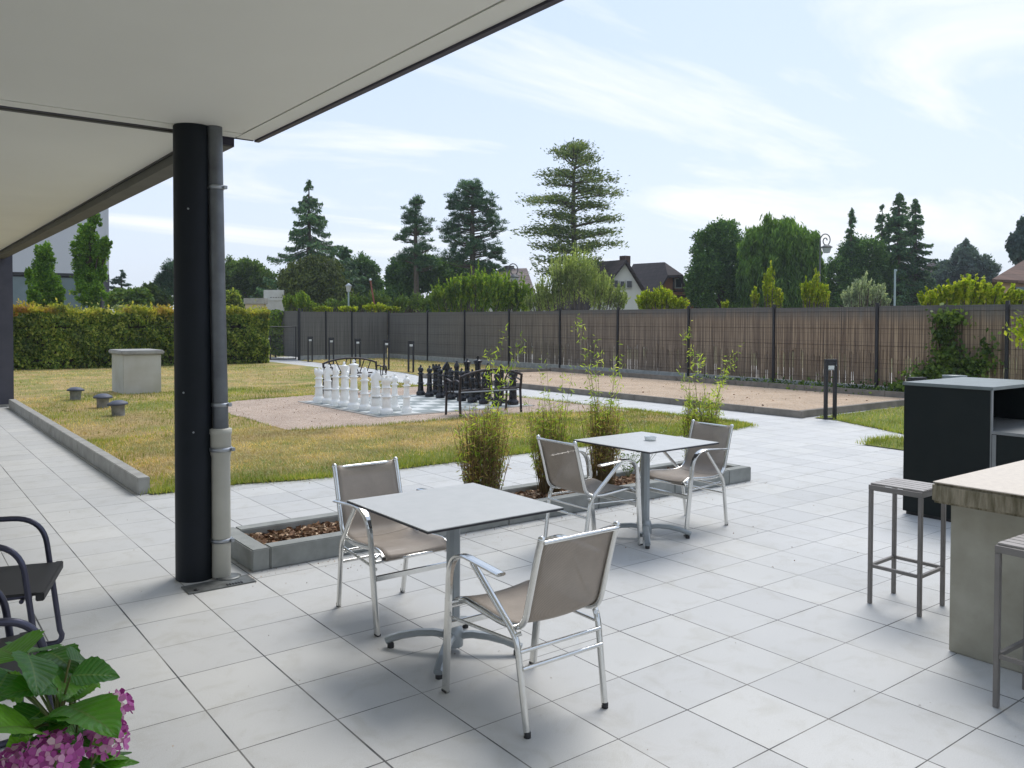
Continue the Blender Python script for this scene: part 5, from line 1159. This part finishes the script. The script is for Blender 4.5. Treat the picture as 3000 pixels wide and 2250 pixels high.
shrub('lime_shrub', 640, 48, [(625, 655, 18, 22), (652, 655, 20, 26), (672, 664, 14, 14)], 5000, .09, 'f_bright', 'light green shrub beside the white wall pillar', 0, 1.6, G2)
shrub('lime_creeper', 780, 42, [(700, 668, 30, 7), (755, 667, 34, 7), (812, 664, 34, 10), (850, 668, 24, 6)], 4000, .08, 'f_lime', 'yellow-green creeper along the top of the grey fence section', 0, 1.4, G2)
broad('dark_leafy_tree', 1560, 56, [(1530, 540, 34, 46), (1565, 520, 36, 44), (1530, 590, 44, 42), (1585, 580, 40, 50), (1515, 630, 30, 34), (1555, 495, 16, 18), (1600, 620, 45, 40)], 40000, .10, 'f_dark', 'dark leafy tree with pointed tops left of the willow', 1.5, .6, .22, 0, G1)
broad('weeping_willow', 1690, 52, [(1640, 530, 38, 40), (1685, 515, 46, 44), (1735, 535, 36, 42), (1655, 580, 44, 46), (1710, 580, 48, 48), (1755, 590, 28, 44), (1690, 630, 60, 36), (1620, 600, 28, 40)], 50000, .085, 'f_willow', 'large weeping willow with hanging mid-green foliage', 4.5, .6, .25, 1.0, G1, clump=90)
broad('leafy_tree', 1850, 60, [(1815, 600, 34, 46), (1845, 560, 34, 46), (1880, 560, 34, 44), (1860, 610, 44, 44), (1910, 600, 36, 50), (1795, 640, 26, 26)], 30000, .10, 'f_dark', 'dark bushy tree filling the gap between the willow and the spruces', 1.5, .6, .2, 0, G1)
conifer('spruce_tree', 1836, 60, 450, 600, 26, 'thin ragged spruce top just right of the curled street lamp', 5000, 'f_spruce', lambda t: .12 + .88 * t ** 1.2, 14, 5, .32, .05, .12, 3, .15, .2, .7, .5, G1, seed=21)
conifer('spruce_tree', 1903, 62, 448, 640, 34, 'left spruce of the dense right-hand group', 12000, 'f_spruce', lambda t: .12 + .88 * t ** .7, 17, 6, .25, 0, .085, 2.8, .2, .10, .6, .45, G1, seed=22)
conifer('spruce_tree', 1939, 60, 417, 660, 44, 'tallest dark spruce of the dense right-hand group', 34000, 'f_spruce', lambda t: .10 + .90 * t ** .6, 24, 7, .22, 0, .085, 2.8, .24, .10, .6, .45, G1, seed=23)
conifer('spruce_tree', 1975, 61, 430, 650, 50, 'right spruce of the dense right-hand group', 32000, 'f_spruce', lambda t: .10 + .90 * t ** .9, 20, 7, .28, 0, .085, 2.8, .22, .10, .6, .45, G1, seed=24)
broad('far_tree', 2085, 88, [(2085, 560, 26, 30), (2070, 590, 44, 32), (2110, 585, 40, 30), (2130, 615, 30, 26), (2040, 610, 34, 30)], 26000, .2, 'f_hazy', 'distant bluish rounded tree with a peaked top right of the spruces', 1.5, .6, .2, 0, G1)
conifer('far_conifer', 2084, 86, 516, 580, 26, 'peaked top of a distant bluish conifer right of the spruces', 3500, 'f_hazy', lambda t: .2 + .8 * t, 12, 6, .2, .05, .18, 2.4, .15, .1, .5, .4, G1, seed=31)
broad('birch_tree', 2216, 56, [(2212, 500, 14, 34), (2196, 530, 18, 26), (2215, 550, 24, 30)], 9000, .13, 'f_hazy', 'loose grey-green tree cut by the right edge behind the peach house', 1.6, .4, .15, .2, G1)
broad('broad_tree', 528, 66, [(500, 600, 28, 34), (530, 592, 36, 30), (560, 610, 34, 32), (520, 630, 44, 28), (575, 632, 24, 22)], 26000, .12, 'f_mid', 'rounded mid-green tree right of the black column', 1.5, .6, .22, 0, G1)
broad('orange_tipped_bush', 503, 44, [(498, 655, 20, 26), (512, 662, 14, 18)], 4500, .10, 'f_hedge', 'yellowish bush above the hedge beside the drainpipe', 1.5, .5, .08, 0, G1, 'shrub')
conifer('small_cedar', 263, 60, 588, 665, 30, 'thin pale open conifer left of the column, above the hedge', 2600, 'f_hazy', lambda t: .2 + .8 * t ** .8, 10, 5, .05, .15, .12, 3, .12, .15, .3, .45, G1, seed=41)
broad('round_bush', 285, 46, [(262, 645, 30, 20), (300, 642, 26, 18), (285, 655, 34, 16)], 9000, .10, 'f_mid', 'low rounded green bush behind the hedge, left of the column', 1.5, .5, .1, 0, G1, 'shrub')
broad('garden_tree', 342, 60, [(325, 635, 22, 26), (350, 650, 24, 20)], 6500, .13, 'f_mid', 'small green tree behind the hedge close to the column', 1.5, .5, .12, 0, G1)
pine('dark_pine', 382, 58, [(372, 590, 22, 20, 14), (358, 615, 20, 18, 12), (380, 630, 24, 24, 14)], 'dark pine partly hidden behind the black column', 'f_pine', .05, .42, 140, .16, 570, G1)
shrub('silver_bush', 285, 39, [(262, 667, 26, 9), (300, 667, 22, 8), (340, 668, 24, 8)], 2500, .06, 'f_silver', 'greyish shoots showing above the hedge top', 0, 1.8, G2)
for k, (xa, xb_, dd, yt, mt, lab) in enumerate(((560, 700, 74, 640, 'f_mid', 'low green bushes far behind the white wall pillar'), (700, 900, 75, 642, 'f_dark', 'low dark bushes far behind the grey fence section'), (900, 1090, 76, 640, 'f_dark', 'low dark bushes far behind the two pines'), (1120, 1300, 76, 640, 'f_mid', 'low green bushes far behind the open cedar'),
        (1480, 1650, 72, 640, 'f_dark', 'low dark bushes at the foot of the dark leafy tree'), (1640, 1830, 72, 640, 'f_mid', 'low green bushes at the foot of the weeping willow'), (1830, 2010, 74, 640, 'f_dark', 'low dark bushes at the foot of the spruce group'), (2000, 2160, 76, 640, 'f_mid', 'low green bushes in front of the distant bluish tree'))):
    nb = 5; st_ = (xb_ - xa) / nb
    broad('background_bush', (xa + xb_) / 2, dd, [(xa + st_ * (q_ + .5), 668 + random.uniform(-3, 6), st_ * .8, 27 + random.uniform(-5, 8)) for q_ in range(nb)], 9000, .2, mt, lab, 1.5, .45, .1, 0, 'low bushes far behind the fence', 'bush', limbs=4)
G3 = 'columnar trees by the pale building'
broad('columnar_tree', 100, 35, [(98, 556, 19, 34), (92, 595, 24, 34), (104, 620, 26, 34), (100, 650, 34, 26), (128, 640, 14, 20)], 17000, .07, 'f_colum', 'shorter columnar green tree at the left, before the dark window band', 1.2, .3, .1, 0, G3, limbs=10)
broad('columnar_tree', 195, 35, [(205, 478, 14, 18), (188, 505, 22, 22), (182, 535, 26, 26), (192, 565, 30, 28), (222, 540, 14, 30), (190, 600, 28, 30), (195, 635, 30, 28), (232, 525, 10, 14), (218, 588, 16, 24)], 22000, .07, 'f_colum', 'taller columnar green tree at the building corner', 1.2, .3, .1, 0, G3, limbs=14)
broad('bare_shrub', 62, 34, [(62, 600, 8, 30), (70, 640, 16, 24)], 1600, .08, 'f_colum', 'thin sparse twiggy shrub between the pier and the columnar trees', 1.2, .2, .04, 0, G3, 'shrub')
# ================================================================== VINE ON THE FENCE, GROUND PLANTS
vy = onX(2050, FX); vn = empty('climbing_vine', (FX - .1, vy, 0), 0, 'dark green vine climbing the reed fence above the black cabinet', 'climber')
P = []
for (xp, yp, rx, ry, k) in ((2055, 688, 36, 22, 800), (2045, 725, 34, 26, 450), (2055, 765, 44, 26, 560), (2040, 800, 55, 22, 800), (2110, 790, 55, 26, 420), (2000, 815, 44, 18, 560), (1965, 833, 34, 12, 420), (2140, 760, 30, 44, 160), (2085, 820, 60, 20, 460)):
    for _ in range(k):
        a, q_ = RNG.uniform(0, 2 * PI), abs(RNG.normal()) * .5; X_ = xp + rx * q_ * math.cos(a); Y_ = yp + ry * q_ * math.sin(a); yy = onX(X_, FX); z_ = at(X_, Y_, FX * CF.x + yy * CF.y).z
        P.append((RNG.normal() * .06 - .06, yy - vy, max(.03, z_)))
mesh_np('foliage', *leaves(np.array(P), .075, 1.3, np.tile([-.5, 0, -.6], (len(P), 1)), 1.5), 'f_vine', vn)
m_ = MB()
for k in range(6):
    y0 = random.uniform(-.35, .35); m_.tube([(0, y0, 0), (-.02, y0 + random.uniform(-.1, .1), .8), (-.01, y0 + random.uniform(-.1, .1), 1.6), (0, y0 * .4, 2.0)], .009, 5, scales=[1, .8, .6, .3])
m_.build('stems', 'bark', vn)
n = 2600; yy = RNG.uniform(9.5, 15.5, n) ; P = np.column_stack([FX - .15 - RNG.exponential(.16, n), yy, .03 + RNG.exponential(.05, n) * (1.6 - (yy - 9.5) / 5)])
V, Fq = leaves(P, .05, 1.6, np.tile([0, 0, 1.], (n, 1)), 1.5); o = mesh_np('low_weeds', V, Fq, 'f_vine'); o['kind'] = 'stuff'
# a leafy branch reaching in from the right edge
p = at(2245, 1000, 8.6); br = empty('young_tree', (p.x, p.y, 0), 0, 'bright leafy branch of a young tree reaching in from the right edge', 'tree'); m_ = MB(); P, D_ = [], []
m_.tube([(0, 0, 0), (.02, 0, 1.0), (0, .02, 1.9)], .018, 8, scales=[1, .8, .4])
for k, (xx, yy) in enumerate(((2166, 705), (2180, 722), (2188, 690), (2200, 700), (2196, 735), (2210, 712), (2205, 680))):
    e = loc(br, xx, yy, 8.6 + .15 * math.sin(k * 2)); z0 = e[2] - .12; m_.tube([(0, 0, z0), tuple(e * [.5, .5, 1] + [0, 0, .03]), tuple(e)], .005, 5, scales=[1, .8, .4])
    for j in range(26):
        t = random.uniform(.35, 1.0); q = np.array([0, 0, z0]) * (1 - t) + e * t + RNG.normal(size=3) * .028; P.append(q); D_.append(e / np.linalg.norm(e) + RNG.normal(size=3) * .4)
m_.build('trunk', 'bark', br); mesh_np('foliage', *leaves(np.array(P), .032, 1.8, np.array(D_), .8), 'f_lime', br)
# ================================================================== HOUSES
def quad_uv(b):
    """box-free roofs: uv from position along the slope"""
    b.uv = lambda co: (co.x + co.y * .3, co.z * 1.3); return b
def world(root, x, y, d): return Vector(loc(root, x, y, d))
def house(name, x, d, label): return tree_root(name, x, d, label, None, 'house')
# grey-tiled house
h = house('grey_roof_house', 1115, 58, 'house with a pale grey tiled roof half hidden behind the bright willow shrub')
A, B_, C_, D4 = world(h, 1080, 584, 58), world(h, 1138, 583, 58), world(h, 1158, 640, 54), world(h, 1050, 645, 54)
dpt = Vector(FW) * 5
b = quad_uv(MB()); b.add([A, B_, C_, D4, A + Vector((0, 0, .12)), B_ + Vector((0, 0, .12)), C_ + Vector((0, 0, .12)), D4 + Vector((0, 0, .12))], [(0, 1, 2, 3), (4, 7, 6, 5), (0, 4, 5, 1), (1, 5, 6, 2), (2, 6, 7, 3), (3, 7, 4, 0)]); E_, G_ = C_ + dpt * 1.5, D4 + dpt * 1.5; b.add([A, B_, E_, G_], [(0, 1, 2, 3)]); b.build('roof', 'greytile', h)
b = MB(); lo_ = lambda v: Vector((v.x, v.y, 0)); q = [D4 + Vector(FW) * .4, C_ + Vector(FW) * .4, E_ - Vector(FW) * .4, G_ - Vector(FW) * .4]; b.add([lo_(v) for v in q] + [v - Vector((0, 0, .03)) for v in q], [(0, 1, 5, 4), (1, 2, 6, 5), (2, 3, 7, 6), (3, 0, 4, 7)]); b.build('wall', 'housewhite', h)
b = MB(); c = world(h, 1100, 582, 58); b.box((c.x - .25, c.y - .25, c.z - .6), (c.x + .25, c.y + .25, c.z + .25)); b.build('chimney', 'terracotta', h)
def gable_house(name, x, d, label, apexL, apexR, eaveR, eaveL, wallmat, roofmat, half=None, wins=(), depth=7, over=.35):
    """gable end facing the garden: apexR above the wall between eaveL and eaveR; ridge runs back-left to apexL"""
    h = house(name, x, d, label); a = world(h, *apexR, d); l = world(h, *eaveL, d); r_ = world(h, *eaveR, d); back = world(h, *apexL, d + depth) - a
    n_ = Vector(FW) * .12; l2, r2 = l + (l - a) * .08, r_ + (r_ - a) * .08
    sp_ = lambda v: v - back.normalized() * over
    b = quad_uv(MB()); t = Vector((0, 0, .18))
    if half:  # half hip: the ridge end is cut by a small sloping face
        hl, hr = a.lerp(l, half), a.lerp(r_, half); ai = a + back * .14
        b.add([sp_(hl), ai, ai + t, sp_(hl) + t, sp_(hr), sp_(hr) + t], [(0, 1, 4), (3, 5, 2), (0, 4, 5, 3)])
        for e, hh in ((l2, hl), (r2, hr)):
            b.add([ai, sp_(hh), sp_(e), e + back, a + back, ai + t, sp_(hh) + t, sp_(e) + t, e + back + t, a + back + t], [(0, 1, 2, 3, 4), (9, 8, 7, 6, 5), (1, 6, 7, 2), (2, 7, 8, 3), (3, 8, 9, 4)])
        wall = [Vector((l.x, l.y, 0)), Vector((r_.x, r_.y, 0)), r_, hr, hl, l]
    else:
        for e in (l2, r2): b.add([sp_(a), sp_(e), e + back, a + back, sp_(a) + t, sp_(e) + t, e + back + t, a + back + t], [(0, 1, 2, 3), (7, 6, 5, 4), (0, 4, 5, 1), (1, 5, 6, 2), (2, 6, 7, 3)])
        wall = [Vector((l.x, l.y, 0)), Vector((r_.x, r_.y, 0)), r_, a, l]
    b.build('roof', roofmat, h)
    k = len(wall); b = MB(); bk = back * .98; b.add(wall + [v + bk for v in wall], [tuple(range(k)), tuple(range(k, 2 * k))[::-1]] + [(i, (i + 1) % k, (i + 1) % k + k, i + k) for i in range(k) if i in (1, k - 1)]); b.build('wall', wallmat, h)
    for (wx, wy, ww, wh) in wins:
        c = world(h, wx, wy, d); ux = (r_ - l); ux.z = 0; ux.normalize(); s = pxm(d); f = MB(); nn = -back.normalized()
        cc = lambda u, v, o_: c + ux * u * s + Vector((0, 0, v * s)) + nn * o_
        pts = [(-ww, -wh), (ww, -wh), (ww, wh), (-ww, wh)]
        fr = f.add([cc(u * 1.25, v * 1.2, .02) for u, v in pts] + [cc(u * 1.25, v * 1.2, .14) for u, v in pts], [(0, 1, 2, 3), (4, 7, 6, 5), (0, 4, 5, 1), (1, 5, 6, 2), (2, 6, 7, 3), (3, 7, 4, 0)]).build('window', 'render' if wallmat == 'houseorange' else 'housepeach' if False else 'render', h)
        MB().add([cc(u, v, .145) for u, v in pts] + [cc(u, v, .17) for u, v in pts], [(0, 1, 2, 3), (4, 7, 6, 5), (0, 4, 5, 1), (1, 5, 6, 2), (2, 6, 7, 3), (3, 7, 4, 0)]).build('pane', 'window', fr)
    return h
h = gable_house('white_gable_house', 1340, 52, 'white-gabled house with a dark brown roof and three small attic windows', (1255, 574), (1348, 567), (1402, 655), (1268, 668), 'housewhite', 'darktile', None, ((1327, 613, 5, 7), (1342, 614, 4, 6), (1357, 614, 5, 7)), 6)
m_ = MB(); a = world(h, 1287, 575, 55); m_.tube([tuple(a), tuple(a + Vector((0, 0, 1.9)))], .02, 5)
for z_ in (1.0, 1.35, 1.7): m_.tube([tuple(a + Vector(RT) * -.35 + Vector((0, 0, z_))), tuple(a + Vector(RT) * .35 + Vector((0, 0, z_)))], .012, 4)
m_.build('antenna', 'galv', h); b = MB(); c = world(h, 1350, 568, 53.5); b.box((c.x - .25, c.y - .25, c.z - .6), (c.x + .25, c.y + .25, c.z + .45)).build('chimney', 'redtile', h)
h = gable_house('brown_chalet_house', 1445, 58, 'house with a large dark half-hipped roof and an orange timbered gable', (1368, 575), (1448, 571), (1500, 665), (1392, 668), 'houseorange', 'darktile', .30, ((1464, 612, 6, 9),), 7, .9)
m_ = MB(); s = pxm(58); nn = -Vector(FW)
for (xa, ya, xb_, yb) in ((1440, 628, 1492, 628), (1455, 628, 1455, 600), (1476, 628, 1476, 604), (1445, 600, 1462, 588), (1462, 588, 1470, 600), (1432, 640, 1500, 640)):
    m_.tube([tuple(world(h, xa, ya, 57.8)), tuple(world(h, xb_, yb, 57.8))], .08, 4)
m_.build('timber_frame', 'wood', h)
h = house('peach_house', 2200, 40, 'peach-coloured house with a brown tiled roof cut by the right edge')
a, e1, e2 = world(h, 2240, 545, 44), world(h, 2143, 603, 40), world(h, 2330, 612, 40); bk = Vector((e1.x + h.location.x, e1.y + h.location.y, 0)).normalized() * 6; t = Vector((0, 0, .12))
b = quad_uv(MB()); b.add([e1, e2, a, e1 + bk, e2 + bk, e1 - t, e2 - t, e1 + bk - t, e2 + bk - t], [(0, 1, 2), (0, 2, 3), (1, 4, 2), (3, 2, 4), (5, 7, 8, 6), (0, 5, 6, 1), (0, 3, 7, 5), (1, 6, 8, 4)]); b.build('roof', 'redtile', h)
w1_ = world(h, 2158, 606, 40.4); w2_ = world(h, 2320, 606, 40.4); q = [w1_, w2_, w2_ + bk * .9, w1_ + bk * .9]; b = MB(); b.add([Vector((v.x, v.y, 0)) for v in q] + [Vector((v.x, v.y, e1.z - .1)) for v in q], [(0, 1, 5, 4), (1, 2, 6, 5), (2, 3, 7, 6), (3, 0, 4, 7), (4, 5, 6, 7)]); b.build('wall', 'housepeach', h)
fr = MB(); c = world(h, 2206, 640, 40.3); 
fr.add([c + Vector(RT) * u + Vector((0, 0, v)) - Vector(FW) * o_ for o_ in (0, .08) for u, v in ((-.3, -.5), (.5, -.5), (.5, .45), (-.3, .45))], [(0, 1, 2, 3), (4, 7, 6, 5), (0, 4, 5, 1), (1, 5, 6, 2), (2, 6, 7, 3), (3, 7, 4, 0)]).build('window', 'steelblue', h)
h = house('dark_roof_house', 2030, 92, 'distant house with a dark roof between the spruces and the bluish tree')
a, b1, c1_, d1_ = world(h, 2010, 565, 94), world(h, 2062, 572, 94), world(h, 2080, 610, 90), world(h, 2000, 610, 90); bk = Vector(FW) * 7
b = quad_uv(MB()); b.add([a, b1, c1_, d1_, c1_ + bk, d1_ + bk], [(0, 1, 2, 3), (0, 5, 4, 1), (1, 4, 2), (0, 3, 5)]); b.build('roof', 'darktile', h)
q = [d1_ + Vector(RT) * .5 + Vector(FW) * .5, c1_ - Vector(RT) * .5 + Vector(FW) * .5, c1_ + bk - Vector(RT) * .5, d1_ + bk + Vector(RT) * .5]; b = MB(); b.add([Vector((v.x, v.y, 0)) for v in q] + q, [(0, 1, 5, 4), (1, 2, 6, 5), (2, 3, 7, 6), (3, 0, 4, 7)]); b.build('wall', 'housewhite', h)
# ================================================================== PALE BUILDING AT LEFT
pR = at(236, 700, 52); bb_ = empty('pale_building', (pR.x, pR.y, 0), math.atan2(pR.y, pR.x) - PI / 2 + .04, 'pale panelled building with a dark glass band, behind the columnar trees', 'building')
m_ = MB().box((-22, 0, 4.55), (0, 14, 14.5)); m_.build('upper_wall', 'bldgwall', bb_); MB().box((-22, .25, 0), (-.35, 13.8, 4.35)).build('lower_wall', 'pier', bb_)
MB().box((-22, -.02, 4.36), (.02, 14, 4.54)).build('ledge', 'darkmetal', bb_); MB().box((-.42, -.03, 0), (.03, .3, 4.35)).build('corner_post', 'pier', bb_)
for k in range(6):
    x0 = -.45 - (k + 1) * 3.4; fr = MB().box((x0, .16, .4), (x0 + 3.36, .24, 4.34)).build('window', 'darkmetal', bb_); MB().box((x0 + .05, .12, .46), (x0 + 3.31, .155, 4.28)).build('pane', 'steelblue', fr)
MB().box((-.18, -.025, 4.56), (.01, .02, 14.4)).build('corner_trim', 'bldgwall', bb_)
# ================================================================== STREET LAMPS AND POLES
def curl_lamp(x, d, ytop, label):
    r = tree_root('street_lamp', x, d, label, 'curled street lamps beyond the fence', 'street lamp'); s = pxm(d); zt = loc(r, x, ytop + 18, d)[2]; R_ = Vector(RT)
    MB().tube([(0, 0, 0), (0, 0, zt)], .055, 8, scales=[1.4, .7]).build('post', 'lamppaint', r)
    c = R_ * 12 * s + Vector((0, 0, zt)); pts = []
    for k in range(34):
        a = PI - k * .28; q = max(2.5, 12.5 - k * .30) * s; pts.append(c + R_ * q * math.cos(a) + Vector((0, 0, q * 1.3 * math.sin(a))))
    MB().tube(pts, .032, 6).build('scroll_arm', 'lamppaint', r)
    l = c + R_ * 2 * s + Vector((0, 0, -22 * s)); MB().tube([c + Vector((0, 0, -12 * s)), l + Vector((0, 0, 4 * s))], .02, 5).build('hanger', 'lamppaint', r)
    lt = MB().lathe([(.06, .36), (.30, .22), (.33, .18), (.05, .17)], 14, c=tuple(l)).build('lantern', 'lamppaint', r); MB().lathe([(.16, -.12), (.25, .16)], 12, c=tuple(l)).build('lamp_glass', 'lampglass', lt)
curl_lamp(1770, 46, 502, 'tall street lamp with a spiral scroll arm between the willow and the dark trees')
curl_lamp(1097, 48, 566, 'slim street lamp with a spiral scroll arm beside the grey roof')
r = tree_root('street_lamp', 753, 46, 'small white lantern street lamp in front of the dark trees behind the grey fence', None, 'street lamp'); zt = loc(r, 753, 630, 46)[2]
MB().tube([(0, 0, 0), (0, 0, zt)], .05, 8).build('post', 'polepaint', r); MB().lathe([(.10, zt), (.17, zt + .3), (.2, zt + .32), (.03, zt + .46)], 12).build('lantern', 'lampglass', r)
r = tree_root('pole', 1932, 27, 'slim pale green metal pole standing behind the fence before the spruces', None, 'pole'); zt = loc(r, 1932, 582, 27)[2]
MB().tube([(0, 0, 0), (0, 0, zt)], .033, 10).build('shaft', 'polepaint', r); MB().box((-.02, -.02, zt - .06), (.10, .02, zt + .01), 0, .004).build('bracket', 'polepaint', r)
r = tree_root('leaning_pole', 806, 46, 'thin leaning rust-red pole with a white tip behind the grey fence', None, 'pole'); a = loc(r, 800, 606, 46); e = loc(r, 810, 665, 46)
MB().tube([tuple(e * [1, 1, 0]), tuple(e), tuple(a)], .05, 8).build('shaft', 'rust', r); MB().lathe([(.06, 0), (.09, .06), (.03, .12)], 10, c=tuple(a)).build('tip', 'lampglass', r)

# ================================================================== AIR
hz = MB().box((-304, -304, -1.2), (424, 424, 21)).build('haze', 'cap'); hz['kind'] = 'stuff'; hz.data.materials.clear()
hm = bpy.data.materials.new('haze'); hm.use_nodes = True; hn = hm.node_tree; hn.nodes.remove(hn.nodes['Principled BSDF'])
pv = hn.nodes.new('ShaderNodeVolumePrincipled'); pv.inputs['Color'].default_value = (.82, .9, 1, 1); pv.inputs['Density'].default_value = .0006; pv.inputs['Anisotropy'].default_value = .2
hn.links.new(pv.outputs[0], hn.nodes['Material Output'].inputs['Volume']); hz.data.materials.append(hm)
